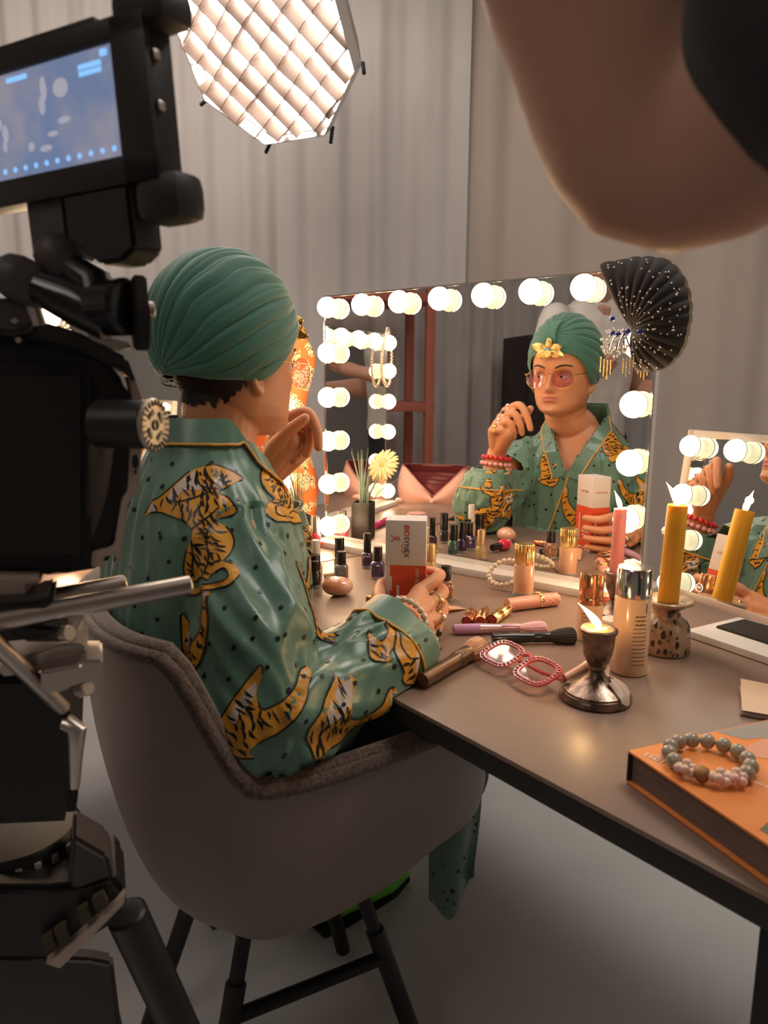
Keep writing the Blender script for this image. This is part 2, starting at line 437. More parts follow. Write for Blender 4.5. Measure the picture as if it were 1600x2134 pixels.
tl = vanity('vanity_mirror', 'vanity mirror on the second table with the orange scarf over its corner', ML, .60, .545,
       [.031 + .1076 * k for k in range(6)], (.030, [.016 + .036 + .0975 * k for k in range(5)]), .0240, m_bulb, m_collar)
# small tilting mirror at the right
mdir = Vector((.407, -.913, 0)).normalized(); mn = Vector((-.913, -.407, 0)).normalized()
BL = Vector((.4567, 1.1674, .823)); lean = Vector((.913, .407, 0)) * .031 + Vector((0, 0, .26))
MS = frame(BL, mdir, lean.cross(mdir).normalized(), lean)
m_bulb2 = emitter('small_bulb_glow', (1.0, 0.93, 0.5), SMALLBULB_E)
m_collar2 = mat('small_bulb_collar', (.85, .85, .72), .35, emit=(1, .95, .6), es=.7)
m_pinkw = mat('blush_white_lacquer', (0.80, 0.66, 0.60), 0.35, coat=0.3)
ts = thing('tabletop_mirror', 'small tilting bulb mirror in a pale frame at the right edge', 'mirror', (.55, 1.12, ZT))
WS, HS = .30, .262
def sm(g): return gmat(g, MS)
obj('housing', sm(boxb(0, WS, .004, .018, 0, HS, .003)), m_pinkw, ts, world=True)
fr = .011
for nm, b in (('frame_bar', boxb(0, fr, -.004, .006, 0, HS, .002)), ('frame_bar', boxb(WS - fr, WS, -.004, .006, 0, HS, .002)),
              ('frame_bar', boxb(fr, WS - fr, -.004, .006, HS - fr, HS, .002)), ('frame_bar', boxb(fr, WS - fr, -.004, .006, 0, fr, .002))):
    obj(nm, sm(b), m_pinkw, ts, world=True)
obj('mirror_glass', sm(boxb(fr, WS - fr, -.0005, .003, fr, HS - fr)), m_glass, ts, world=True, smooth=False)
WM['__ms'] = MS
g_, c_, q_ = bulb_meshes(.0168)
g_, c_, q_ = g_.copy(), c_.copy(), q_.copy(); g_.materials.append(m_bulb2); c_.materials.append(m_collar2); q_.materials.append(m_ring)
for (x, z) in [(.024, .236), (.024, .160), (.024, .088), (.024, .018), (.108, .236), (.192, .236), (.276, .236), (.276, .160), (.276, .088), (.276, .018)]:
    b = obj('bulb', g_, None, ts, world=True, M=MS @ Matrix.Translation((x, -.0008, z)))
    obj('bulb_collar', c_, None, b); obj('seam_ring', q_, None, b)
obj('touch_mark', sm(gjoin(gmat(text('M', .0065), frame((.07, -.0012, .022), (1, 0, 0), (0, 0, 1), (0, -1, 0))),
    tube([(.07 + .0062 * math.cos(a), -.0012, .022 + .0062 * math.sin(a)) for a in np.linspace(0, 6.283, 25)[:-1]], .0005, 4, True))),
    mat('touch_mark_light', (.9, .9, .85), .5, emit=(1, .95, .85), es=.6), ts, world=True, label='circled letter M touch mark on the glass')
# U-shaped stand: tray, two posts and pivot knobs
trM = frame((.501, 1.133, ZT), (.508, -.861, 0), (.861, .508, 0), (0, 0, 1))
obj('stand_tray', gmat(boxb(-.02, .34, 0, .14, 0, .012, .003), trM), m_white, ts, world=True)
obj('tray_well', gmat(boxb(.0, .32, .05, .125, .012, .016, .001), trM), m_edge, ts, world=True)
for x, s in ((0, -1), (WS, 1)):
    a = MS @ Vector((x + s * .010, .010, HS * .36)); 
    obj('post', gjoin(cyl((a.x, a.y, ZT + .012), a, .0055, 10, bev=.001)), m_pinkw, ts, world=True)
    obj('pivot_knob', cyl(MS @ Vector((x - s * .002, .010, HS * .36)), MS @ Vector((x + s * .030, .010, HS * .36)), .0062, 14, bev=.0015), m_pinkw, ts, world=True)
# ---------------------------------------------------------------- bucket chair
CC = Vector((-.165, 1.10, 0)); FC = Vector((.88, .475, 0)).normalized(); RC = Vector((FC.y, -FC.x, 0))
m_shell = mat('chair_shell_plastic', (0.30, 0.24, 0.205), 0.45, spec=0.4)
m_felt = mat('chair_felt', (0.115, 0.075, 0.055), 0.95, sheen=0.5, var=0.45, vscale=220, bump=0.5, bscale=350)
MC = frame(CC, RC, FC, (0, 0, 1))        # local x = right, y = forward
def sstep(a, b, x):
    t = max(0.0, min(1.0, (x - a) / (b - a))); return t * t * (3 - 2 * t)
def rim_h(a):
    """rim height by plan angle a (0 = right arm middle, -90 back, 90 front)"""
    d = abs(((math.degrees(a) + 90 + 180) % 360) - 180)      # 0 at the back, 180 at the front
    h = .835 - .165 * sstep(44, 66, d)                        # back drops steeply to the arm
    h += .014 * sstep(70, 125, d)
    h -= .215 * sstep(124, 160, d)
    return h
def rim_xy(a, k=1.0):
    n = 3.0; c, s = math.cos(a), math.sin(a)
    hx, hy = .285, (.30 if s > 0 else .275)
    r = (abs(c / hx) ** n + abs(s / hy) ** n) ** (-1 / n)
    return r * c * k, r * s * k
def shell_pt(a, v, off=0.0):
    """v 0 = rim, 1 = middle of the underside"""
    h = rim_h(a); zb = .372
    x, y = rim_xy(a, 1.0)
    d = abs(((math.degrees(a) + 90 + 180) % 360) - 180)
    t = v * math.pi / 2
    k = max(0.0, math.cos(t)) ** (.50 + .38 * sstep(70, 165, d))
    z = zb + (h - zb) * (1 - math.sin(t)) ** 1.0 if True else 0
    z = h - (h - zb) * (math.sin(t) ** .9)
    flare = 1.0
    kk = k * flare
    x2, y2 = x * kk, y * kk
    L = math.hypot(x2, y2)
    if L > 1e-6: x2, y2 = x2 * (1 - off / max(L, off * 2)), y2 * (1 - off / max(L, off * 2))
    return x2, y2, z + off * v
tc = thing('armchair', 'grey plastic bucket armchair with brown felt lining under the seated person', 'chair', M=MC)
NA = 96
g = grid(lambda u, v: shell_pt(u * 2 * math.pi, v), NA, 22, True)
obj('shell', thick(g, .006), m_shell, tc)
g = grid(lambda u, v: shell_pt(u * 2 * math.pi, min(1, v * 1.0), .022), NA, 20, True)
obj('padding', thick(g, -.006), m_felt, tc)
rim1 = [Vector((*rim_xy(2 * math.pi * k / NA, .985), rim_h(2 * math.pi * k / NA) + .004)) for k in range(NA)]
rim2 = [Vector((*rim_xy(2 * math.pi * k / NA, .952), rim_h(2 * math.pi * k / NA) + .010)) for k in range(NA)]
obj('padding_rim', tube(rim1, .0112, 10, True), m_felt, tc)
obj('padding_rim', tube(rim2, .0125, 10, True), m_felt, tc)
def leg_local(px): return MC.inverted() @ Vector(px)
for sx in (-1, 1):
    for sy in (-1, 1):
        top = Vector((sx * .10, sy * .09, .375)); bot = Vector((sx * .175, sy * .195, .0))
        mid = top.lerp(bot, .22)
        l = obj('leg', cyl(mid, bot, .0155, 14, .0145, .003), m_blk, tc)
        obj('leg_stem', cyl(top, mid + (bot - top) * .02, .0115, 12), m_blk, l)
for sx in (-1, 1):
    a = Vector((sx * .10, .09, .375)).lerp(Vector((sx * .175, .195, 0)), .35); b = Vector((sx * .10, -.09, .375)).lerp(Vector((sx * .175, -.195, 0)), .35)
    obj('crossbar', cyl(a, b, .011, 10), m_blk, tc)
obj('seat_mount', boxb(-.12, .12, -.11, .11, .352, .378, .004), m_blk, tc)

# ---------------------------------------------------------------- the seated person
m_skin = mat('skin_warm', (0.62, 0.285, 0.15), 0.46, sss=0.12, var=0.05, vscale=25, bump=0.05, bscale=300)
m_lip = mat('lip_rose', (0.50, 0.17, 0.13), 0.4)
m_hair = mat('hair_dark_brown', (0.022, 0.012, 0.008), 0.6, var=0.4, vscale=90)
m_robe = mat('robe_teal_satin', (0.110, 0.225, 0.165), 0.32, spec=0.6, sheen=0.25)
m_robe.node_tree.nodes['Principled BSDF'].inputs['Anisotropic'].default_value = 0.4
m_turb = mat('turban_jersey_green', (0.045, 0.170, 0.125), 0.62, sheen=0.35, bump=0.06, bscale=500)
m_pipe = mat('robe_piping_gold', (0.75, 0.36, 0.06), 0.4)
m_tig = mat('tiger_print_orange', (0.72, 0.33, 0.035), 0.35)
m_tigw = mat('tiger_print_cream', (0.62, 0.50, 0.42), 0.35)
m_tigb = mat('tiger_print_black', (0.008, 0.007, 0.008), 0.35)
m_gold = mat('gold_metal', (0.83, 0.58, 0.22), 0.25, 1.0)
m_silver = mat('silver_metal', (0.80, 0.78, 0.74), 0.25, 1.0)
HC = Vector((-.233, 1.160, 1.179)); HF = Vector((.67, .742, 0)).normalized(); HR = Vector((HF.y, -HF.x, 0))
MH = frame(HC, HR, HF, (0, 0, 1)) @ Matrix.Rotation(math.radians(-2), 4, 'X')
TC = Vector((-.268, 1.085, 0)); TF = Vector((.74, .67, 0)).normalized(); TR = Vector((TF.y, -TF.x, 0))
person = thing('person', 'person in green turban and teal tiger-print satin robe seated at the mirror', 'person', M=frame((-.25, 1.06, .46), TR, TF, (0, 0, 1)))

SH_R, EL_R, CU_R = Vector((-.192, .990, .942)), Vector((-.150, .862, .728)), Vector((.012, 1.030, .792))
WR_R = Vector((.030, 1.062, .796))
SH_L, EL_L, CU_L = Vector((-.350, 1.222, .945)), Vector((-.212, 1.400, .795)), Vector((-.214, 1.366, .905))
WR_L = Vector((-.224, 1.350, .972))

# head surface in head-local coordinates (x right, y forward, z up, eyes at z=0)
HZ = [-.126, -.118, -.106, -.090, -.070, -.045, -.02, 0, .03, .06, .09, .115, .128]
HW = [.014, .036, .052, .0625, .0685, .0720, .0745, .0760, .077, .076, .066, .042, .010]
HFr = [.072, .086, .094, .094, .092, .0915, .091, .091, .097, .094, .080, .050, .012]
HB = [.010, .026, .042, .055, .068, .082, .092, .098, .103, .100, .086, .055, .013]
def head_pt(a, z):
    wv, fv, bv = np.interp(z, HZ, HW), np.interp(z, HZ, HFr), np.interp(z, HZ, HB)
    c, s = math.cos(a), math.sin(a); n = 2.25
    yy = fv if s > 0 else bv
    r = (abs(c / wv) ** n + abs(s / yy) ** n) ** (-1 / n)
    x, y = r * c, r * s
    if s > 0:
        G = lambda u, su: math.exp(-(u / su) ** 2)
        # nose
        am = np.interp(z, [-.056, -.050, -.044, -.038, -.020, .0, .012], [0, .008, .022, .027, .017, .008, 0])
        sx = np.interp(z, [-.05, -.04, -.02, .01], [.0150, .0130, .0095, .0080])
        y += am * G(x, sx)
        y -= .0135 * (G(x - .032, .015) + G(x + .032, .015)) * G(z - .001, .0115)      # sockets
        y += .0050 * (G(x - .030, .024) + G(x + .030, .024)) * G(z - .021, .009)        # brows
        y += .0035 * (G(x - .048, .016) + G(x + .048, .016)) * G(z + .028, .016)        # cheekbones
        y += .0065 * G(x, .021) * G(z + .0635, .0052) + .0075 * G(x, .018) * G(z + .0745, .0055)   # lips
        y -= .0050 * G(x, .022) * G(z + .0692, .0022)
        y -= .004 * G(x, .020) * G(z + .088, .007)
        y += .006 * G(x, .020) * G(z + .106, .012)                                       # chin
    return x, y, (z * .87 if z < 0 else z)
nz = 90; na = 120
zz = list(np.linspace(-.126, .128, nz))
hv = [head_pt(2 * math.pi * k / na, z) for z in zz for k in range(na)]
hf = [(i * na + k, i * na + (k + 1) % na, (i + 1) * na + (k + 1) % na, (i + 1) * na + k) for i in range(nz - 1) for k in range(na)]
hf += [tuple(range(na - 1, -1, -1)), tuple((nz - 1) * na + k for k in range(na))]
head_g = gmat((hv, hf), MH)
def ear(s):
    pts = [(s * .071, -.008, -.014), (s * .075, -.018, -.014), (s * .077, -.023, -.022), (s * .077, -.020, -.032), (s * .075, -.010, -.043), (s * .071, -.004, -.032)]
    g1 = capsule(pts, [.006, .0065, .0065, .006, .0075, .004], 8, 4)
    g2 = sphere(.011, (s * .072, -.013, -.028), 12, 8, (.45, .8, 1.2))
    return gmat(gjoin(g1, g2), MH)
neck = capsule([HC + HF * -.022 + Vector((0, 0, -.05)), HC + HF * -.035 + Vector((0, 0, -.115)), TC + Vector((0, 0, 1.02)), TC + Vector((0, 0, .97))], [.060, .057, .060, .070], 24)
def ring_loft(rows, n=56, exp=2.4):
    """rows: (center, right, fwd, w, f, b)"""
    V = []
    for c, r, f_, w_, fr_, bk in rows:
        for k in range(n):
            a = 2 * math.pi * k / n; cs, sn = math.cos(a), math.sin(a)
            y_ = fr_ if sn > 0 else bk
            rr = (abs(cs / w_) ** exp + abs(sn / y_) ** exp) ** (-1 / exp)
            V.append(tuple(Vector(c) + Vector(r) * rr * cs + Vector(f_) * rr * sn))
    m_ = len(rows)
    F = [(i * n + k, i * n + (k + 1) % n, (i + 1) * n + (k + 1) % n, (i + 1) * n + k) for i in range(m_ - 1) for k in range(n)]
    F += [tuple(range(n - 1, -1, -1)), tuple((m_ - 1) * n + k for k in range(n))]
    return V, F
def trow(z, dx, wv, fv, bv): return ((TC.x + TF.x * dx, TC.y + TF.y * dx, z), TR, TF, wv, fv, bv)
chest = ring_loft([trow(.50, -.02, .15, .12, .11), trow(.70, -.02, .145, .125, .11), trow(.85, -.005, .15, .118, .105), trow(.93, 0, .135, .100, .092),
                   trow(.975, 0, .110, .082, .080), trow(1.01, 0, .095, .068, .07), trow(1.04, .004, .06, .05, .05)])
def hand(wr, mcp, pip, dip, tip, thumb, rads=(.0105, .0108, .0102, .0090), palm_extra=()):
    gs = []
    for i in range(4):
        r = rads[i]
        gs.append(capsule([mcp[i], pip[i], dip[i], tip[i]], [r * 1.12, r, r * .9, r * .78], 12, 5))
        gs.append(capsule([wr, Vector(wr).lerp(Vector(mcp[i]), .55), mcp[i]], [.021, .0165, r * 1.22], 12, 4))
        if i < 3: gs.append(capsule([Vector(mcp[i]), Vector(mcp[i + 1])], [r * 1.05, r * 1.05], 10))
    gs.append(capsule(thumb, [.016, .0135, .0112, .0092][:len(thumb)], 12, 5))
    gs.append(capsule([wr, thumb[0], thumb[1]], [.020, .017, .013], 12, 4))
    for p, q, r in palm_extra: gs.append(capsule([p, q], [r, r], 12))
    return gjoin(*gs)
# left hand, raised beside the chin: fingers curl over and point down, thumb resting against the index
st = Vector((.004, .014, -.017))
mcp_l = [at(586, 878, 1.345) + st * k for k in range(4)]
pip_l = [mcp_l[k] + Vector((.047 - .008 * k, -.018 - .001 * k, .017 - .005 * k)) for k in range(4)]
dip_l = [pip_l[k] + Vector((.020 - .009 * k, -.014, -.030 + .003 * k)) for k in range(4)]
tip_l = [dip_l[k] + Vector((.004 - .010 * k, -.009, -.030 + .006 * k)) for k in range(4)]
hand_l = hand(WR_L, mcp_l, pip_l, dip_l, tip_l, [at(568, 940, 1.325), at(596, 905, 1.305), at(618, 886, 1.298), at(635, 872, 1.296)],
              palm_extra=[(WR_L + Vector((.012, -.012, .02)), at(606, 920, 1.325), .019), (WR_L, at(606, 930, 1.340), .024), (WR_L + Vector((.01, .005, .0)), at(622, 945, 1.352), .0185)])
# right hand, closed round the box
BOXC = Vector((.038, 1.199, 0)); BYAW = math.radians(-5)
mcp_r = [at(874, 1232, 1.138), at(890, 1262, 1.130), at(896, 1292, 1.120), at(890, 1318, 1.112)]
pip_r = [at(909, 1206, 1.166), at(917, 1243, 1.163), at(919, 1282, 1.156), at(908, 1318, 1.150)]
dip_r = [at(916, 1196, 1.215), at(922, 1228, 1.210), at(922, 1258, 1.205), at(914, 1290, 1.198)]
tip_r = [at(888, 1188, 1.238), at(892, 1216, 1.238), at(894, 1245, 1.236), at(892, 1272, 1.232)]
hand_r = hand(WR_R, mcp_r, pip_r, dip_r, tip_r, [at(806, 1278, 1.105), at(790, 1252, 1.140), at(790, 1232, 1.175), at(795, 1216, 1.200)],
              palm_extra=[(WR_R, at(840, 1268, 1.125), .022), (at(815, 1285, 1.095), at(870, 1275, 1.12), .020), (at(830, 1300, 1.08), at(880, 1310, 1.10), .019)])
arm_r = capsule([SH_R, EL_R, CU_R, WR_R], [.036, .038, .031, .026], 16)
arm_l = capsule([SH_L, EL_L, CU_L, WR_L], [.036, .038, .032, .026], 16)
sh_c = capsule([SH_R, TC + Vector((0, 0, .965)), SH_L], [.034, .050, .034], 16)
co, F = remesh(gjoin(head_g, ear(1), ear(-1), neck, chest, hand_l, hand_r, arm_r, arm_l, sh_c), .0022, 3)
co[:, 2] = np.where((co[:, 2] < ZT + .0015) & (co[:, 2] > ZT - .03) & (((co[:, 0] - A0.x) * PN.x + (co[:, 1] - A0.y) * PN.y) > 0), ZT + .0015, co[:, 2])
me = mesh_of((co.tolist(), F), 'body', [m_skin, m_lip])
MHi = MH.inverted()
hl = (np.c_[co, np.ones(len(co))] @ np.array(MHi).T)[:, :3]
# lips: coloured faces
mi = np.zeros(len(F), dtype=np.int32)
for k, f in enumerate(F):
    x, y, z = hl[list(f)].mean(axis=0); z = z / .87 if z < 0 else z
    if y > .07 and abs(x) < .026 and -.081 < z < -.056:
        u = abs(x) / .025
        if u < 1 and (-.0692 - .0115 * (1 - u ** 2) ** .5) < z < (-.0692 + .0098 * (1 - u ** 1.5) - .002 * math.exp(-(x / .004) ** 2)): mi[k] = 1
me.polygons.foreach_set('material_index', mi)
body = obj('body', me, None, person, world=True)
BODY_BVH = BVHTree.FromPolygons(co.tolist(), F)
# eyes, lids and brows
m_eye = mat('eye_white', (.75, .70, .66), .2); m_iris = mat('eye_iris', (.03, .018, .012), .15); m_brow = mat('brow_dark', (.06, .03, .018), .7)
m_lid = mat('eyelid_shadow', (.36, .16, .12), .4)
for s in (-1, 1):
    e = obj('eyeball', gmat(sphere(.0125, (s * .032, .0755, -.001), 20, 14), MH), m_eye, body, world=True)
    obj('iris', gmat(sphere(.0063, (s * .032 - .002, .0833, -.0015), 14, 10, (1, .82, 1)), MH), m_iris, body, world=True)
    lid = grid(lambda u, v: (s * .032 + .0135 * math.sin(a := (u - .5) * 2.3) * math.cos(b := .12 + v * 1.0), .0755 + .0135 * math.cos(a) * math.cos(b), -.001 + .0135 * math.sin(b)), 14, 6)
    obj('eyelid', gmat(thick(lid, .0008), MH), m_lid, body, world=True)
    bp = []
    for q in np.linspace(0, 1, 10):
        X, Z = .014 + .040 * q, .0200 + .0075 * math.sin(q * 2.5)
        h = BODY_BVH.ray_cast(MH @ Vector((s * X, .2, Z)), -(MH.to_3x3() @ Vector((0, 1, 0))))
        bp.append((MH.inverted() @ h[0]) if h[0] else Vector((s * X, .09, Z)))
    obj('eyebrow', gmat(tube(bp, [.0012 + .0016 * math.sin(min(1, .15 + q) * 2.6) for q in np.linspace(0, 1, 10)], 8), MH), m_brow, body, world=True)

# hair at the nape under the turban, with a loose tuft
sel = [f for f in F if (lambda c: (c[1] < -.030 and c[2] < .0 and abs(c[0]) < .085 and (c[2] > -.062 + max(0, (c[1] + .06)) * .9 + .012 * noise.noise(Vector((c[0] * 160, c[1] * 160, 1))))))(hl[list(f)].mean(axis=0))]
used = sorted({i for f in sel for i in f}); ix = {v: k for k, v in enumerate(used)}
nn = vnormals(co, F)
hv = co[used] + nn[used] * (.0022 + .0012 * np.random.RandomState(3).rand(len(used), 1))
obj('hair', (hv.tolist(), [tuple(ix[i] for i in f) for f in sel]), m_hair, person, world=True)
rs = random.Random(4); gs = []
for k in range(46):
    b = Vector((rs.uniform(-.045, .03), -.088 - rs.uniform(0, .012), rs.uniform(-.042, -.008)))
    d = Vector((rs.uniform(-.5, .4), -1, rs.uniform(-.2, .75))).normalized()
    L = rs.uniform(.008, .022); gs.append(tube([b, b + d * L * .5, b + d * L + Vector((0, 0, rs.uniform(0, .006)))], [.0009, .0006, .0002], 5))
obj('hair_tuft', gmat(gjoin(*gs), MH), m_hair, person, world=True)['kind'] = 'stuff'

# ---- turban: pleats run from a gather at the nape to a knot over the forehead
TCn = Vector((0, -.018, .045)); ER = (.0975, .120, .121)
ax = Vector((0, .84, .545)).normalized(); uu = Vector((0, -.545, .84)).normalized(); rr_ = Vector((1, 0, 0))
ax = (Matrix.Rotation(math.radians(-4), 3, 'X') @ ax); uu = (Matrix.Rotation(math.radians(-4), 3, 'X') @ uu)
def el_pt(th, ph):
    d = ax * math.cos(th) + (uu * math.cos(ph) + rr_ * math.sin(ph)) * math.sin(th)
    k = 1 / math.sqrt((d.x / ER[0]) ** 2 + (d.y / ER[1]) ** 2 + (d.z / ER[2]) ** 2)
    return TCn + d * k, d
def hem_z(y): return -.028 + .090 * sstep(-.015, .105, y) + .006 * sstep(-.08, -.12, y)
nth, nph = 90, 420
TV = []
for i in range(nth):
    th = .05 + (math.pi - .055) * i / (nth - 1)
    pm = math.radians(30)
    for q in np.linspace(math.radians(30), math.radians(178), 600):
        P, d = el_pt(th, q)
        if P.z < hem_z(P.y): break
        pm = q
    for j in range(nph):
        u = 2 * j / (nph - 1) - 1; ph = u * pm
        P, d = el_pt(th, ph)
        tw = ph + .22 * math.sin(th * 1.0) * math.sin(ph) + .06 * noise.noise(Vector((th * 2, ph * 1.5, 2)))
        f = tw * 11.0
        pl = abs(math.sin(f + .5 * math.sin(3 * ph))) ** .60 * .75 + .25 * abs(math.sin(f * 1.7 + 1.3)) ** .6
        edge = sstep(0.0, .22, (1 - abs(u)) * pm)
        amp = (.0072 * math.sin(th) ** .5 + .0015) * (0.15 + .85 * edge) * (.75 + .5 * noise.noise(Vector((ph * 4, th, 7))))
        # gathered hem tucks slightly inward, crown a little fuller
        P = P + d * ((pl - .55) * amp - .004 * (1 - sstep(0, .06, (1 - abs(u)) * pm)))
        TV.append(tuple(P))
TFc = [(i * nph + j, i * nph + j + 1, (i + 1) * nph + j + 1, (i + 1) * nph + j) for i in range(nth - 1) for j in range(nph - 1)]
tg = (TV, TFc)
turb = obj('turban', gmat(thick(tg, -.0016), MH), m_turb, person, world=True, auto=None)
# twisted knot strip over the forehead pole
k0, _ = el_pt(.05, 0); k1, _ = el_pt(.50, math.pi)
kg = grid(lambda u, v: (lambda P, d: P + d * (.004 + .008 * math.sin(math.pi * u)) + rr_ * ((v - .5) * .034 * (1 - .35 * math.sin(math.pi * u))))(*el_pt(.42 - .72 * u if u < .58 else .42 - .72 * u, 0 if (.42 - .72 * u) > 0 else 0)), 14, 9)
obj('turban_knot', gmat(thick(kg, .006), MH), m_turb, person, world=True)
# bee and leaf brooch
Pb, db = el_pt(.34, math.pi); bo = Pb + db * .010
MB_ = MH @ frame(bo, (1, 0, 0), Vector((0, -db.z, db.y)).cross(Vector((1, 0, 0))) if False else db.cross(Vector((1, 0, 0))), db)
m_gem = mat('gem_teal', (.02, .28, .42), .08, coat=1.0); m_leaf = mat('brooch_gold_enamel', (.83, .56, .20), .25, 1.0, bump=.4, bscale=500)
br = obj('brooch', gmat(sphere(.0105, (0, -.018, .003), 14, 10, (1, 1.4, .6)), MB_), m_leaf, person, world=True, label='gold bee brooch with leaves and teal gem')
obj('brooch_gem', gmat(sphere(.0085, (0, .003, .005), 14, 10, (1, 1.2, .6)), MB_), m_gem, br, world=True)
def leafg(L, W):
    return thick(grid(lambda u, v: (L * u, W * (v - .5) * 2 * math.sin(math.pi * min(1, u * .92 + .04)) ** .8, .004 * math.sin(math.pi * u) - .004 * abs(v - .5) * 2), 10, 7), .0012)
for a, L in ((22, .046), (-14, .036), (160, .040), (197, .050), (135, .030)):
    obj('brooch_leaf', gmat(gmat(leafg(L, .0115), Matrix.Translation((0, 0, .003)) @ Matrix.Rotation(math.radians(a), 4, 'Z')), MB_), m_leaf, br, world=True)
# round edge of the brooch that shows past the forehead
obj('brooch_petal', gmat(gmat(lathe([(.0001, 0), (.009, .001), (.0105, .003), (.009, .0045), (.0001, .004)], 16), Matrix.Translation((.004, .012, .012))), MB_), m_leaf, br, world=True)

# ---- rose-tinted glasses
m_lens = tinted('lens_rose_tint', (.92, .76, .83), .06)
gl = thing('glasses_anchor', '', '') if False else None
LZ, LY = -.004, .112
specs = obj('glasses', gmat(gjoin(tube(catmull([(-.011, LY - .001, LZ + .008), (0, LY + .004, LZ + .013), (.011, LY - .001, LZ + .008)], 6), .0011, 8)), MH), m_gold, person, world=True, label='gold wire glasses with rose lenses')
for s in (-1, 1):
    out = []
    for k in range(36):
        a = 2 * math.pi * k / 36; c, si = math.cos(a), math.sin(a)
        rx, rz = .0285, (.0215 if si > 0 else .0250)
        X = rx * abs(c) ** .9 * (1 if c > 0 else -1); Z = rz * abs(si) ** .9 * (1 if si > 0 else -1)
        out.append(Vector((s * (.0375 + X), LY - .010 * ((.0375 + X) / .06) ** 2 - .003, LZ - .003 + Z)))
    cen = sum(out, Vector()) / 36 + Vector((0, .002, 0))
    lens = ([tuple(cen)] + [tuple(p) for p in out], [(0, 1 + k, 1 + (k + 1) % 36) for k in range(36)])
    ln = obj('lens', gmat(thick(lens, .0016), MH), m_lens, specs, world=True)
    obj('lens_rim', gmat(tube(out, .00065, 6, True), MH), m_gold, specs, world=True)
    tp = [(s * .064, LY - .014, LZ + .006), (s * .0765, LY - .030, LZ + .008), (s * .080, .02, LZ + .010), (s * .082, -.012, LZ + .012)]
    obj('temple_arm', gmat(tube(catmull(tp, 6), .0013, 8), MH), m_gold, specs, world=True)
# ---- robe: torso, sleeves and lap as one cloth surface with folds
HIP_R, KN_R = Vector((-.20, .985, .545)), Vector((.12, 1.19, .575))
HIP_L, KN_L = Vector((-.325, 1.125, .545)), Vector((.02, 1.37, .575))
torso = ring_loft([trow(.47, .02, .165, .155, .105), trow(.56, .012, .170, .155, .115), trow(.68, -.010, .172, .150, .130), trow(.80, -.012, .175, .142, .132),
                   trow(.89, -.004, .172, .130, .124), trow(.95, 0, .158, .114, .114), trow(.985, 0, .134, .099, .104), trow(1.015, 0, .112, .088, .094), trow(1.042, .002, .092, .077, .082), trow(1.068, .006, .079, .070, .073), trow(1.095, .010, .072, .067, .067), trow(1.122, .014, .071, .066, .064)])
slv_r = capsule([SH_R + Vector((-.02, .02, -.01)), SH_R.lerp(EL_R, .5) + Vector((.002, -.002, 0)), EL_R + Vector((0, .012, -.008)), EL_R.lerp(CU_R, .5) + Vector((.0, .0, -.012)), CU_R + (CU_R - EL_R) * .05], [.062, .074, .072, .062, .050], 28, 8)
slv_r = gjoin(slv_r, capsule([EL_R + Vector((.02, .00, .004)), EL_R.lerp(CU_R, .55) + Vector((.020, -.022, -.010)), CU_R + Vector((.034, -.030, -.004))], [.060, .052, .040], 24, 8))
slv_l = capsule([SH_L + Vector((.02, -.02, -.01)), SH_L.lerp(EL_L, .5), EL_L + Vector((-.01, -.005, .018)), CU_L, CU_L + Vector((-.004, -.006, .035))], [.068, .072, .072, .060, .054], 28, 8)
lap_r = capsule([HIP_R, HIP_R.lerp(KN_R, .5), KN_R], [.10, .092, .080], 20, 6)
lap_l = capsule([HIP_L, HIP_L.lerp(KN_L, .5), KN_L], [.10, .092, .080], 20, 6)
co, F = remesh(gjoin(torso, slv_r, slv_l, lap_r, lap_l), .0048, 4)
nr = vnormals(co, F)
SEGS = [(SH_R, EL_R, .075), (EL_R, CU_R, .075), (SH_L, EL_L, .07), (EL_L, CU_L, .065), (TC + Vector((0, 0, .48)), TC + Vector((0, 0, 1.02)), .16)]
disp = np.zeros(len(co))
for i, p in enumerate(co):
    P = Vector(p); N = Vector(nr[i]); best = None
    for k, (a, b, R) in enumerate(SEGS):
        d = b - a; t = max(0.0, min(1.0, (P - a).dot(d) / d.length_squared)); q = a + d * t
        dist = (P - q).length - R
        if best is None or dist < best[0]: best = (dist, k, t, q, d.length)
    _, k, t, q, L = best
    u = P - q; s = 0.0
    if k == 4:
        ang = math.atan2(u.dot(TR), u.dot(TF)); h = P.z
        n1 = noise.noise(Vector((ang * 3.2 + h * 3.0, h * 2.2, 3)))
        n2 = noise.noise(Vector((ang * 7.0 - h * 7, h * 4.0, 9)))
        s = .0105 * (.5 - abs(n1)) * 1.2 + .0045 * n2
        s *= sstep(1.04, .98, P.z) * .75 + .25
    else:
        dirn = (SEGS[k][1] - SEGS[k][0]).normalized(); e1 = dirn.orthogonal().normalized(); e2 = dirn.cross(e1)
        ang = math.atan2(u.dot(e1), u.dot(e2)); al = t * L
        sw = 1.2 if k in (0, 2) else -.9
        n1 = noise.noise(Vector((math.cos(ang) * 1.6 + al * 9 * sw, math.sin(ang) * 1.6 + al * 4, 3.3 + k)))
        n2 = noise.noise(Vector((math.cos(ang) * 3.4 + al * 22, math.sin(ang) * 3.4 + al * 12 * sw, 8.1 + k)))
        amp = (.019 if k in (1, 3) else .014)
        s = amp * (.42 - abs(n1)) * 1.4 + .0045 * n2
        if k in (1, 3): s *= 1 - .75 * sstep(.80, 1.0, t)
    disp[i] = s
co = co + nr * disp[:, None]
# cloth lies on the table
pe = (co[:, 0] - A0.x) * PN.x + (co[:, 1] - A0.y) * PN.y
mk = (pe > -.004) & (co[:, 2] < ZT + .003) & (co[:, 2] > .685)
co[mk, 2] = ZT + .003
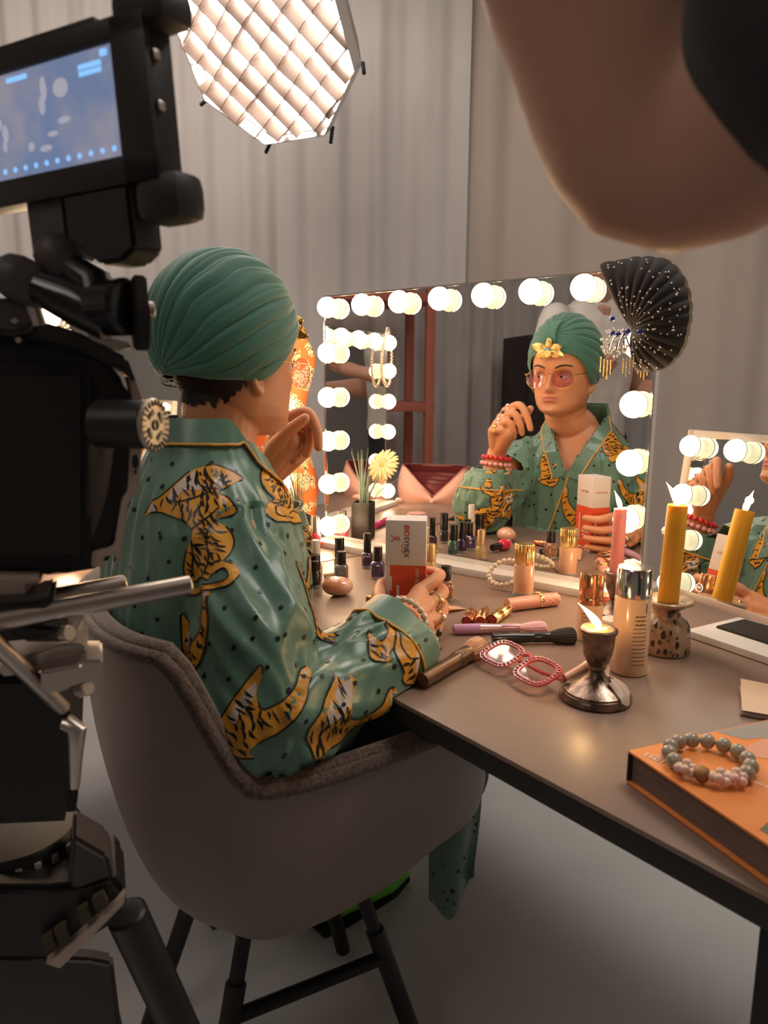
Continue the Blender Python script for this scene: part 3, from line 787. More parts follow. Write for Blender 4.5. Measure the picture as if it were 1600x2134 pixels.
# open cuffs, neckline
axr = (CU_R - EL_R).normalized(); axl = Vector((-.05, -.08, 1)).normalized()
tl_ = (co - np.array(TC)); lx = tl_ @ np.array(TR); ly = tl_ @ np.array(TF)
cut = ((co - np.array(CU_R)) @ np.array(axr) > .012) & (np.linalg.norm(co - np.array(CU_R), axis=1) < .12)
cut |= ((co - np.array(CU_L)) @ np.array(axl) > .022) & (np.linalg.norm(co - np.array(CU_L), axis=1) < .10)
cut |= (co[:, 2] > 1.100 - .05 * np.clip(ly, 0, .1) / .1) & (np.abs(lx) < .095)
ZV = .918
cut |= (ly > .01) & (co[:, 2] > ZV) & (np.abs(lx - .004) < (co[:, 2] - ZV) * .50)
co, F = keep(co, F, ~cut)
rg = (co.tolist(), F)
robe = obj('robe', thick(rg, .0016), m_robe, person, world=True, auto=None, label='teal satin robe with gold piping')
ROBE_BVH = BVHTree.FromPolygons(co.tolist(), F)
def snap(P, off=.0015):
    h = ROBE_BVH.find_nearest(Vector(P)); n = h[1]
    # orient outward: away from the nearest segment axis
    d = Vector(P) - h[0]
    best = None
    for a, b, R in SEGS:
        dd = b - a; t = max(0, min(1, (h[0] - a).dot(dd) / dd.length_squared)); q = a + dd * t
        e = (h[0] - q).length - R
        if best is None or e < best[0]: best = (e, q)
    if n.dot(h[0] - best[1]) < 0: n = -n
    return h[0] + n * off, n
# collar band with piping round the neck and down both lapels
def collar_path():
    pts = []
    for s in (-1, 1):
        seg = []
        for q in np.linspace(0, 1, 14):                      # from V bottom up to the neck side
            z = ZV - .012 + q * .150; x = s * (.006 + (z - ZV) * .50 if z > ZV else .006) + .004
            P0 = TC + TR * x + TF * .25 + Vector((0, 0, z)); h = ROBE_BVH.ray_cast(P0, -TF)
            if h[0] is not None and (h[0] - TC).dot(TF) > -.02: seg.append(h[0])
        pts.append(seg)
    back = [TC + TR * (.074 * math.cos(a)) + TF * (.006 + .070 * math.sin(a)) + Vector((0, 0, 1.098 - .016 * max(0, math.sin(a)))) for a in np.linspace(math.radians(12), math.radians(-192), 22)]
    return [p for p in pts[1]] + back + [p for p in reversed(pts[0])]
cp = catmull(collar_path(), 3); inner, outer = [], []
for i, p in enumerate(cp):
    c0 = TC + Vector((0, 0, p.z)); out = (p - c0); out.z = 0; out.normalize()
    side = 1 if (p - TC).dot(TR) > 0 else -1
    fr = max(0.0, min(1.0, ((p - TC).dot(TF)) / .06))
    dr = (TR * side * .9 * fr + out * .5 * (1 - fr) + Vector((0, 0, -.30 * fr - .9 * (1 - fr)))).normalized()
    a, n = snap(p, .0055); b, n2 = snap(p + dr * .034, .0050)
    if fr < .05: a = p + out * .003 + Vector((0, 0, .004))
    inner.append(a); outer.append(b)
cg = ([tuple(inner[i].lerp(outer[i], k / 4) + Vector((0, 0, 0))) for i in range(len(cp)) for k in range(5)],
      [(i * 5 + k, i * 5 + k + 1, (i + 1) * 5 + k + 1, (i + 1) * 5 + k) for i in range(len(cp) - 1) for k in range(4)])
obj('robe_collar', thick(cg, .003), m_robe, person, world=True)
obj('robe_piping', tube(outer, .0019, 8), m_pipe, person, world=True)
# front edge piping below the V
fp = []
for q in np.linspace(0, 1, 14):
    z = ZV - .01 - q * .16; x = .012 - .05 * q
    h = ROBE_BVH.ray_cast(TC + TR * x + TF * .3 + Vector((0, 0, z)), -TF)
    if h[0] is not None: fp.append(h[0] + TF * .002)
obj('robe_piping', tube(fp, .0019, 8), m_pipe, person, world=True)
def cuff_ring(C, axis, back, off=.003, n=60):
    e1 = axis.orthogonal().normalized(); e2 = axis.cross(e1); out = []
    for k in range(n):
        a = 2 * math.pi * k / n; d = e1 * math.cos(a) + e2 * math.sin(a); c = C - axis * back
        h = ROBE_BVH.ray_cast(c + d * .14, -d, .14)
        out.append(h[0] + d * off if h[0] is not None else c + d * .06)
    # light smoothing
    for _ in range(3): out = [(out[i - 1] + out[i] * 2 + out[(i + 1) % n]) / 4 for i in range(n)]
    for p in out:
        if (p - A0).dot(PN) > 0 and p.z < ZT + .004: p.z = ZT + .004
    return out
for C, axx in ((CU_R, axr), (CU_L, axl)):
    r1 = cuff_ring(C, axx, .034); obj('robe_piping', tube(r1, .0019, 8, True), m_pipe, person, world=True)
    r2 = cuff_ring(C, axx, -.010, .004); r3 = cuff_ring(C, axx, .034, .0025); nC = len(r2)
    cgm = ([tuple(p) for p in r2] + [tuple(p) for p in r3], [(k, (k + 1) % nC, nC + (k + 1) % nC, nC + k) for k in range(nC)])
    obj('robe_cuff', thick(cgm, .0025), m_robe, person, world=True)

# ---- printed tigers: flat print laid on the cloth
def in_poly(x, y, P):
    c = False; j = len(P) - 1
    for i in range(len(P)):
        if (P[i][1] > y) != (P[j][1] > y) and x < (P[j][0] - P[i][0]) * (y - P[i][1]) / (P[j][1] - P[i][1] + 1e-12) + P[i][0]: c = not c
        j = i
    return c
TA = [(310, 600), (345, 545), (400, 520), (450, 485), (510, 420), (560, 360), (600, 335), (650, 308), (690, 298), (740, 308), (775, 318), (822, 345), (800, 375), (785, 400), (755, 440), (735, 468), (790, 492), (840, 560), (790, 600), (745, 632), (800, 655), (845, 700), (868, 750), (870, 810), (860, 862), (900, 872), (940, 905), (950, 945), (925, 995), (850, 1018), (740, 1035), (640, 1040), (635, 1012), (720, 1000), (830, 988), (890, 970), (902, 938), (868, 905), (835, 920), (795, 945), (780, 968), (740, 955), (660, 968), (618, 935), (612, 880), (622, 810), (650, 750), (640, 700), (600, 668), (555, 645), (480, 622), (400, 600), (345, 608)]
TAw = [[(470, 540), (480, 480), (520, 425), (570, 370), (600, 350), (605, 400), (640, 440), (700, 445), (640, 470), (560, 480), (510, 530)], [(320, 598), (350, 560), (390, 555), (400, 590), (350, 603)], [(700, 385), (740, 365), (765, 385), (745, 425), (705, 430)]]
TAs = [[(330, 580), (450, 520), (560, 440), (650, 420), (740, 370)], [(640, 690), (760, 560), (820, 560)], [(640, 940), (740, 820), (770, 690)], [(640, 1025), (850, 1005), (925, 950), (890, 890)], [(420, 570), (560, 580), (700, 560)]]
TB = [(560, 250), (590, 205), (620, 165), (660, 120), (695, 85), (700, 110), (680, 165), (690, 205), (720, 205), (770, 180), (800, 150), (820, 110), (845, 103), (852, 125), (835, 155), (820, 195), (790, 235), (740, 275), (690, 295), (650, 320), (665, 340), (620, 335), (590, 310), (565, 290)]
TBw = [[(600, 215), (640, 165), (680, 130), (675, 170), (640, 210), (615, 240)], [(825, 120), (845, 108), (848, 125), (832, 140)]]
TBs = [[(565, 270), (640, 240), (740, 230), (830, 130)], [(600, 310), (690, 260), (780, 210)], [(600, 230), (650, 170), (690, 100)]]
def norm_design(D, W, S, size):
    xs = [p[0] for p in D]; ys = [p[1] for p in D]; cx, cy = (min(xs) + max(xs)) / 2, (min(ys) + max(ys)) / 2; k = size / (max(ys) - min(ys))
    f = lambda L: [((x - cx) * k, -(y - cy) * k) for x, y in L]
    return f(D), [f(q) for q in W], [f(q) for q in S]
def smooth_poly(P, k=3): return [(v.x, v.y) for v in catmull([(x, y, 0) for x, y in P], k, True)]
def decal(anchor, updir, design, flip=False, rot=0.0, seed=1, dens=.0098, strokes=()):
    D, W, S = design; fx = -1 if flip else 1
    D = [(x * fx, y) for x, y in D]; W = [[(x * fx, y) for x, y in q] for q in W]; S = [[(x * fx, y) for x, y in q] for q in S]
    polys = [(smooth_poly(D, 3), 0, .0012)] + [(smooth_poly(q, 3), 1, .0016) for q in W]
    rs = random.Random(seed); xs = [p[0] for p in D]; ys = [p[1] for p in D]
    seg = [(Vector((*a, 0)), Vector((*b, 0))) for L in S for a, b in zip(L[:-1], L[1:])]
    y = min(ys)
    while y < max(ys):
        x = min(xs)
        while x < max(xs):
            px, py = x + rs.uniform(-.3, .3) * dens, y + rs.uniform(-.3, .3) * dens
            if in_poly(px, py, D):
                P = Vector((px, py, 0)); bd = 9; tn = Vector((1, 0, 0))
                for a, b in seg:
                    d = b - a; t = max(0, min(1, (P - a).dot(d) / max(1e-9, d.length_squared))); e = (P - a - d * t).length
                    if e < bd: bd = e; tn = d.normalized()
                nrm = Vector((-tn.y, tn.x, 0)); ang = rs.uniform(-.35, .35); nrm = Matrix.Rotation(ang, 3, 'Z') @ nrm
                L = rs.uniform(1.1, 2.3) * dens; wv = rs.uniform(.13, .24) * dens; bend = rs.uniform(-.3, .3) * dens
                sd = Vector((-nrm.y, nrm.x, 0)); pts = []
                for q in (-1, -.4, .2, 1): pts.append(P + nrm * q * L * .5 + sd * (bend * (1 - q * q) + wv * (1 - abs(q) ** 2) ))
                for q in (.2, -.4): pts.append(P + nrm * q * L * .5 + sd * (bend * (1 - q * q) - wv * (1 - abs(q) ** 2)))
                if all(in_poly(v.x, v.y, D) for v in (pts[0], pts[3])): polys.append(([(v.x, v.y) for v in pts], 2, .0020))
            x += dens * 1.05
        y += dens * .95
    # dark outline: thin ribbons along the silhouette
    sp = smooth_poly(D, 3); nS = len(sp)
    for i in range(0, nS, 1):
        a, b = Vector((*sp[i], 0)), Vector((*sp[(i + 1) % nS], 0)); d = (b - a)
        if d.length < 1e-6 or (i // 5) % 4 == 3: continue
        sd = Vector((-d.y, d.x, 0)).normalized() * .0009
        polys.append(([((a + sd).x, (a + sd).y), ((b + sd).x, (b + sd).y), ((b - sd).x, (b - sd).y), ((a - sd).x, (a - sd).y)], 2, .0021))
    for L in strokes:
        C_ = catmull([(x * fx, y, 0) for x, y in L], 5)
        for i in range(len(C_) - 1):
            a, b = C_[i], C_[i + 1]; d = b - a
            if d.length > 1e-6:
                sd = Vector((-d.y, d.x, 0)).normalized() * .0011
                polys.append(([((a + sd).x, (a + sd).y), ((b + sd).x, (b + sd).y), ((b - sd).x, (b - sd).y), ((a - sd).x, (a - sd).y)], 2, .0022))
    p0, n0 = snap(anchor, 0); up = Vector(updir); up = (up - n0 * up.dot(n0)).normalized(); rt = up.cross(n0)
    if rot: up, rt = up * math.cos(rot) - rt * math.sin(rot), rt * math.cos(rot) + up * math.sin(rot)
    bm = bmesh.new()
    for P, mi_, z in polys:
        vv = [bm.verts.new((x, y, z)) for x, y in P]
        try: f = bm.faces.new(vv); f.material_index = mi_
        except ValueError: pass
    bmesh.ops.triangulate(bm, faces=[f for f in bm.faces if len(f.verts) > 8])
    stp = .008
    for axn, lo, hi in (((1, 0, 0), min(xs), max(xs)), ((0, 1, 0), min(ys), max(ys))):
        c = lo + stp
        while c < hi:
            bmesh.ops.bisect_plane(bm, geom=list(bm.verts) + list(bm.edges) + list(bm.faces), plane_co=Vector(axn) * c, plane_no=axn, dist=1e-6); c += stp
    dead = []
    for v in bm.verts:
        st_ = p0 + rt * v.co.x + up * v.co.y + n0 * .07
        h = ROBE_BVH.ray_cast(st_, -n0, .16)
        if h[0] is None: dead.append(v); continue
        v.co = h[0] + n0 * v.co.z
    bmesh.ops.delete(bm, geom=dead, context='VERTS')
    big = [f for f in bm.faces if max(e.calc_length() for e in f.edges) > .03]
    bmesh.ops.delete(bm, geom=big, context='FACES')
    me = bpy.data.meshes.new('tiger_print'); bm.to_mesh(me); bm.free()
    for m_ in (m_tig, m_tigw, m_tigb): me.materials.append(m_)
    me.shade_smooth()
    if len(me.polygons): obj('tiger_print', me, None, robe, world=True)
TAx_ = [[(640, 350), (662, 380), (652, 425)], [(695, 340), (688, 372)], [(748, 352), (735, 382)], [(775, 380), (752, 400), (762, 418)], [(606, 398), (640, 442), (700, 452), (748, 440)], [(640, 700), (700, 640), (762, 560)], [(733, 680), (728, 760), (762, 860), (745, 950)], [(650, 762), (664, 860), (655, 960)], [(470, 540), (540, 548), (620, 520), (700, 468)], [(672, 330), (678, 352)], [(612, 360), (628, 380)], [(715, 392), (738, 388)]]
_xs = [p[0] for p in TA]; _ys = [p[1] for p in TA]; _cx, _cy, _k = (min(_xs) + max(_xs)) / 2, (min(_ys) + max(_ys)) / 2, .180 / (max(_ys) - min(_ys))
TAx = [[((x - _cx) * _k, -(y - _cy) * _k) for x, y in L] for L in TAx_]
DA = norm_design(TA, TAw, TAs, .180); DB = norm_design(TB, TBw, TBs, .105); DBs = norm_design(TB, TBw, TBs, .055)
Z_ = Vector((0, 0, 1))
def cam_hit(px, py):
    d = (at(px, py, 1.0) - Vector((0, 0, CAM_H))).normalized(); h = ROBE_BVH.ray_cast(Vector((0, 0, CAM_H)), d); return h[0]
def mirror_hit(px, py):
    d = (at(px, py, 1.0) - Vector((0, 0, CAM_H))).normalized(); o = Vector((0, 0, CAM_H))
    t = (L0 - o).dot(NV) / d.dot(NV); q = o + d * t; d2 = d - NV * 2 * d.dot(NV)
    h = ROBE_BVH.ray_cast(q, d2); return h[0]
def put(P, *a, **k):
    if P is not None: decal(P, *a, **k)
put(cam_hit(398, 1092), Z_, DA, seed=1, strokes=TAx)
put(cam_hit(400, 1345), Z_, DB, seed=2, rot=.9)
put(cam_hit(555, 1480), Z_, DB, seed=3)
put(cam_hit(735, 1500), Z_, DB, seed=4, rot=-.5)
put(cam_hit(800, 1335), Z_, DBs, seed=5, rot=.6)
put(cam_hit(852, 1372), Z_, DBs, seed=15, rot=-.9, flip=True)
put(mirror_hit(1245, 905), Z_, DA, seed=6, flip=True, rot=-.4)
put(mirror_hit(1200, 1065), Z_, DB, seed=7, rot=.5)
put(mirror_hit(1040, 1075), Z_, DA, seed=8, rot=.6)
put(mirror_hit(1150, 965), Z_, DB, seed=9, rot=.9)
put(mirror_hit(1035, 985), Z_, DB, seed=10, rot=1.2)
put(mirror_hit(1320, 1030), Z_, DB, seed=11)
# printed dots
rs = random.Random(12); pts = []; idx = list(range(len(co))); rs.shuffle(idx)
cell = {}
dn = vnormals(co, F); gs = []
disc = [(math.cos(a), math.sin(a)) for a in np.linspace(0, 2 * math.pi, 9)[:-1]]
for i in idx:
    P = Vector(co[i]); k = (int(P.x // .034), int(P.y // .034), int(P.z // .034)); ok = True
    for dx in (-1, 0, 1):
        for dy in (-1, 0, 1):
            for dz in (-1, 0, 1):
                q = cell.get((k[0] + dx, k[1] + dy, k[2] + dz))
                if q is not None and (q - P).length < .033: ok = False
    if not ok: continue
    cell[k] = P; N = Vector(dn[i]); e1 = N.orthogonal().normalized(); e2 = N.cross(e1); r = rs.uniform(.0027, .0036)
    V = []
    for c, s in disc:
        h = ROBE_BVH.find_nearest(P + e1 * c * r * 1.2 + e2 * s * r); V.append(tuple(h[0] + N * .0009))
    gs.append((V, [tuple(range(8))]))
obj('dot_print', gjoin(*gs), m_tigb, robe, world=True)['kind'] = 'stuff'

# ---- robe tail hanging beside the chair seat
def tailf(u, v):
    x = .074 + .082 * u + .012 * math.sin(v * 3 + 1) * u - .02 * (v > 2); z = .60 - v * (.35 - .07 * u * u * (v > .5) * (v - .5) * 2)
    y = 1.150 + .020 * math.sin(u * 7 + v * 1.6) * (.3 + v) + .05 * (1 - v) * u - .03 * u
    return (x + .012 * v, y, z)
tail = obj('robe_tail', thick(grid(tailf, 26, 30), .002), m_robe, person, world=True, auto=None)
gs = []
for k in range(26):
    u, v = rs.uniform(.05, .95), rs.uniform(.2, .97); P = Vector(tailf(u, v)); N = Vector((0, -1, 0))
    gs.append(([tuple(P + Vector((c * .003, -.0035, s * .003))) for c, s in disc], [tuple(range(8))]))
obj('dot_print', gjoin(*gs), m_tigb, tail, world=True)['kind'] = 'stuff'
# ---- zebra trousers and green shoes
m_zeb = mat('zebra_trousers', (.42, .33, .28), .7)
nt = m_zeb.node_tree; b_ = nt.nodes['Principled BSDF']; tcn = nt.nodes.new('ShaderNodeTexCoord'); wv_ = nt.nodes.new('ShaderNodeTexWave')
wv_.bands_direction = 'Z'; wv_.inputs['Scale'].default_value = 10; wv_.inputs['Distortion'].default_value = 6; wv_.inputs['Detail'].default_value = 2; wv_.inputs['Detail Scale'].default_value = 1.2
rp = nt.nodes.new('ShaderNodeValToRGB'); rp.color_ramp.interpolation = 'CONSTANT'; rp.color_ramp.elements[1].position = .5
rp.color_ramp.elements[0].color = (.01, .01, .01, 1); rp.color_ramp.elements[1].color = (.42, .33, .28, 1)
nt.links.new(tcn.outputs['Object'], wv_.inputs['Vector']); nt.links.new(wv_.outputs['Fac'], rp.inputs['Fac']); nt.links.new(rp.outputs['Color'], b_.inputs['Base Color'])
m_shoe = mat('shoe_lime_patent', (.16, .62, .05), .18, coat=.8)
AN_L, AN_R = Vector((-.075, 1.455, .11)), Vector((-.17, 1.52, .11))
TO_L = Vector((.75, .66, 0)).normalized()
for kn, an in ((KN_L, AN_L), (KN_R, AN_R)):
    c2, F2 = remesh(gjoin(capsule([kn + Vector((0, 0, .01)), kn.lerp(an, .45) + TO_L * -.012, an + Vector((0, 0, -.02))], [.070, .062, .050], 18, 8)), .006, 3)
    obj('trouser_leg', (c2.tolist(), F2), m_zeb, person, world=True)
    heel = an + TO_L * -.05; heel.z = 0.0
    sh = gjoin(capsule([heel + Vector((0, 0, .046)), heel + TO_L * .09 + Vector((0, 0, .036)), heel + TO_L * .17 + Vector((0, 0, .026)), heel + TO_L * .225 + Vector((0, 0, .020))], [.034, .034, .032, .016], 18, 8),
               capsule([an + Vector((0, 0, -.02)), heel + TO_L * .03 + Vector((0, 0, .05))], [.036, .036], 14))
    c2, F2 = remesh(sh, .004, 3); c2[:, 2] = np.maximum(c2[:, 2], .006)
    s_ = obj('shoe', (c2.tolist(), F2), m_shoe, person, world=True)
    obj('shoe_sole', gmat(prism([(-.032, -.03), (.0, -.036), (.09, -.036), (.17, -.034), (.23, -.012), (.235, .0), (.23, .012), (.17, .034), (.09, .036), (0, .036), (-.032, .03)], .008, 0.0), frame(heel, TO_L, (-TO_L.y, TO_L.x, 0), (0, 0, 1))), m_blk, s_, world=True)

# ---- jewellery
m_redb = mat('bead_red_glass', (.62, .02, .02), .15, coat=.8); m_pinkb = mat('bead_pink_stone', (.80, .36, .34), .25, coat=.4)
m_pearl = mat('pearl', (.72, .62, .46), .18, coat=.6, sss=.1); m_pearlg = mat('pearl_grey', (.36, .30, .22), .2, coat=.5)
def bracelet(name, C, axis, R, n, r, m, label=None, par=None, ell=1.0, e1=None, tiltn=0.0):
    axis = Vector(axis).normalized(); e1 = (Vector(e1) - axis * Vector(e1).dot(axis)).normalized() if e1 is not None else axis.orthogonal().normalized(); e2 = axis.cross(e1)
    ring = [C + e1 * R * ell * math.cos(2 * math.pi * k / n) + e2 * R * math.sin(2 * math.pi * k / n) for k in range(n)]
    o = obj(name, tube(ring, .0006, 5, True), m, par, world=True, label=label)
    sm_ = mesh_of(sphere(r, n=16, m=10), 'bead', m)
    for p in ring: obj('bead', sm_, None, o, world=True, M=Matrix.Translation(p))
    return o
bracelet('bracelet', WR_L + Vector((.004, .003, -.018)), Vector((-.06, -.12, 1)), .036, 17, .0066, m_redb, 'red bead bracelet', person)
bracelet('bracelet', WR_L + Vector((.005, .005, -.034)), Vector((-.02, -.10, 1)), .038, 17, .0064, m_pinkb, 'pale pink bead bracelet', person)
bracelet('bracelet', WR_R + (WR_R - CU_R).normalized() * .000 + Vector((.002, .0, .004)), (WR_R - CU_R), .036, 22, .0052, m_pearl, 'pearl bracelet on the right wrist', person)
def ring_on(a, b, t, r, stone=None, m=None, wide=.0022):
    a, b = Vector(a), Vector(b); c = a.lerp(b, t); ax_ = (b - a).normalized(); e1 = ax_.orthogonal().normalized(); e2 = ax_.cross(e1)
    o = obj('ring', tube([c + e1 * r * math.cos(q) + e2 * r * math.sin(q) for q in np.linspace(0, 6.283, 21)[:-1]], wide, 8, True), m or m_silver, person, world=True)
    if stone is not None:
        d = Vector(stone[0]); d = (d - ax_ * d.dot(ax_)).normalized()
        obj('ring_stone', gmat(sphere(.0062, n=14, m=10, sc=(1, 1, .7)), frame(c + d * (r + .002), ax_, d.cross(ax_), d)), stone[1], o, world=True)
m_blackst = mat('stone_black', (.01, .01, .015), .1, coat=1)
dl = Vector((-.3, .7, .5))
ring_on(mcp_l[0], pip_l[0], .35, .0112, (dl, m_silver)); ring_on(mcp_l[1], pip_l[1], .35, .0115, (dl, m_blackst)); ring_on(mcp_l[2], pip_l[2], .35, .0110, (dl, m_silver)); ring_on(mcp_l[3], pip_l[3], .35, .0100, (dl, m_gold), m_gold)
dr_ = Vector((.9, -.4, .1))
ring_on(mcp_r[1], pip_r[1], .55, .0116, (dr_, m_gold), m_silver); ring_on(mcp_r[2], pip_r[2], .55, .0112, (dr_, m_silver), m_gold); ring_on(mcp_r[3], pip_r[3], .55, .0102, (dr_, m_blackst), m_silver)

# ---------------------------------------------------------------- the test box in the hand
m_card = mat('carton_white', (.72, .66, .62), .45); m_org = mat('carton_orange', (.70, .085, .03), .45); m_ink = mat('ink_dark', (.05, .04, .05), .6); m_inkr = mat('ink_red', (.62, .05, .04), .6)
BW, BD, BH = .066, .050, .183
MBX = Matrix.Translation((BOXC.x, BOXC.y, ZT + .0005)) @ Matrix.Rotation(BYAW, 4, 'Z')
tb = thing('carton', 'white and orange self-test carton held upright on the table', 'box', M=MBX)
OR = .108
obj('carton_top', boxb(-BW / 2, BW / 2, -BD / 2, BD / 2, OR, BH, .0012), m_card, tb)
obj('carton_foot', boxb(-BW / 2, BW / 2, -BD / 2, BD / 2, 0, .008, .0008), m_card, tb)
obj('carton_band', gjoin(boxb(-BW / 2 + .0001, BW / 2 - .0001, -BD / 2 + .0001, BD / 2 - .0001, .008, OR)), m_org, tb, smooth=False)
obj('carton_margin', boxb(-BW / 2 - .0002, -BW / 2 + .0075, -BD / 2 - .0002, -BD / 2 + .001, .008, OR), m_card, tb, smooth=False)
Fn = frame((0, -BD / 2 - .0005, 0), (1, 0, 0), (0, 0, 1), (0, -1, 0))
def face_print(name, g, m, x, z, rotd=0, F_=Fn): return obj(name, gmat(gmat(g, Matrix.Translation((x, z, 0)) @ Matrix.Rotation(math.radians(rotd), 4, 'Z')), F_), m, tb, smooth=False)
face_print('lettering', text('BIO', .0115, 'LEFT', 'CENTER', .0003), m_inkr, .001, .1755, -90)
face_print('lettering', text('SYNEX', .0115, 'LEFT', 'CENTER', .0001), m_ink, .001, .1565, -90)
face_print('lettering', text('HIV-SELF', .009, 'LEFT', 'CENTER', .0002), mat('ink_pale', (.75, .5, .42), .6), .019, .104, -90)
face_print('lettering', rule(.016, .0012, 5), m_inkr, -.006, .136, -90)
rib = catmull([(-.0055, -.005, 0), (.0015, .003, 0), (.003, .006, 0), (0, .0085, 0), (-.003, .006, 0), (-.0015, .003, 0), (.0055, -.005, 0)], 6)
face_print('ribbon_emblem', tube(rib, .0007, 5), m_inkr, -.019, .153, -90)
for z_, w_ in ((.078, .024), (.060, .030)): face_print('print_panel', ([(-.0022, -w_ / 2, 0), (.0022, -w_ / 2, 0), (.0022, w_ / 2, 0), (-.0022, w_ / 2, 0)], [(0, 1, 2, 3)]), m_card, -.024 + (.012 if w_ > .026 else 0), z_)
Fb = frame((0, BD / 2 + .0005, 0), (-1, 0, 0), (0, 0, 1), (0, 1, 0)); Fr_ = frame((BW / 2 + .0005, 0, 0), (0, 1, 0), (0, 0, 1), (1, 0, 0))
for F_, wd in ((Fb, BW), (Fr_, BD)):
    face_print('lettering', text('BIOSYNEX', .007), m_inkr, 0, .145, 0, F_)
    for q in range(3): face_print('print_line', ([(-wd * .35, 0, 0), (wd * (.1 - .05 * q), 0, 0), (wd * (.1 - .05 * q), .003, 0), (-wd * .35, .003, 0)], [(0, 1, 2, 3)]), m_card, 0, .045 - q * .009, 0, F_)
    face_print('print_line', ([(-.002, 0, 0), (.002, 0, 0), (.002, .07, 0), (-.002, .07, 0)], [(0, 1, 2, 3)]), m_card, wd * .25, .02, 0, F_)
# ---------------------------------------------------------------- softbox with fabric egg-crate grid
m_diff = mat('softbox_diffuser', (.9, .88, .86), .6, emit=(1.0, .93, .88), es=SOFT_E)
m_gridc = mat('softbox_grid_fabric', (.17, .105, .070), .8)
m_soft = mat('softbox_black_cloth', (.05, .045, .045), .7, sheen=.3)
m_silv = mat('softbox_silver_lining', (.75, .72, .70), .35, .5)
SBC = at(562, 82, 2.45); SBN = Vector((-.34, -.70, -.62)).normalized()
sbx = SBN.cross(Vector((0, 0, 1))).normalized(); sbx = -sbx if sbx.x < 0 else sbx; sby = sbx.cross(-SBN) * -1
sby = Vector((0, 0, 1)) - SBN * SBN.z; sby.normalize(); sbx = sby.cross(SBN)
MSB = frame(SBC, sbx, sby, SBN)            # local z points out of the face
ts_ = thing('softbox', 'glowing octagonal softbox with fabric grid hanging above the mirror', 'studio light', M=MSB)
RS = .30; octo = [(RS * math.cos(math.radians(22.5 + 45 * k)), RS * math.sin(math.radians(22.5 + 45 * k))) for k in range(8)]
obj('diffuser', prism([(x * .97, y * .97) for x, y in octo], .002, 0), m_diff, ts_, smooth=False)
obj('lip', thick(([(x, y, 0) for x, y in octo] + [(x * 1.0, y * 1.0, .055) for x, y in octo], [(k, (k + 1) % 8, 8 + (k + 1) % 8, 8 + k) for k in range(8)]), .003), m_silv, ts_, smooth=False)
obj('shell', thick(([(x, y, 0) for x, y in octo] + [(x * .75, y * .75, -.16) for x, y in octo] + [(x * .3, y * .3, -.26) for x, y in octo],
    [(i * 8 + k, i * 8 + (k + 1) % 8, (i + 1) * 8 + (k + 1) % 8, (i + 1) * 8 + k) for i in range(2) for k in range(8)]), .003), m_soft, ts_, smooth=False)
obj('lamp_head', gjoin(cyl((0, 0, -.24), (0, 0, -.46), .075, 20, bev=.01), boxb(-.02, .02, -.10, .10, -.40, -.36, .004)), m_blk, ts_)
for k, (x, y) in enumerate(octo):
    obj('corner_rod', cyl((x * 1.0, y * 1.0, -.01), (x * 1.09, y * 1.09, .05), .006, 8), m_blk, ts_)
def span(c, ang):
    lo, hi = -.4, .4; d = Vector((math.cos(ang), math.sin(ang))); n = Vector((-d.y, d.x))
    def inside(t):
        p = n * c + d * t; return all(p.dot(Vector((math.cos(math.radians(45 * k)), math.sin(math.radians(45 * k))))) < RS * math.cos(math.radians(22.5)) * .985 for k in range(8))
    ts2 = [t for t in np.linspace(lo, hi, 161) if inside(t)]
    return (ts2[0], ts2[-1]) if ts2 else None
for fam, ang in enumerate((math.radians(45 - 12), math.radians(135 - 12))):
    d = Vector((math.cos(ang), math.sin(ang))); n = Vector((-d.y, d.x))
    for k in range(-4, 5):
        c = k * .066; sp = span(c, ang)
        if sp is None: continue
        def strip(u, v):
            t = sp[0] + (sp[1] - sp[0]) * u
            sag = .008 * noise.noise(Vector((t * 7, c * 20 + fam * 9, v * 2))) + .010 * noise.noise(Vector((t * 4, c * 6, 3 + fam)))
            p = d * t + n * (c + sag); z = .004 + v * (.062 + .010 * noise.noise(Vector((t * 6, c * 9, 5))))
            return (p.x, p.y, z)
        obj('grid_strip', thick(grid(strip, 22, 4), .0016), m_gridc, ts_)
# boom arm up to the ceiling rail
hp = MSB @ Vector((0, 0, -.38))
tbm = thing('boom_pole', 'black boom pole from the ceiling carrying the softbox', 'pole', (hp.x, hp.y, ZC - .02))
obj('pole', cyl((hp.x, hp.y, hp.z + .06), (hp.x, hp.y, ZC - .02), .012, 12), m_blk, tbm, world=True)
obj('ceiling_plate', boxb(-.06, .06, -.06, .06, 0, .02, .003), m_blk, tbm)

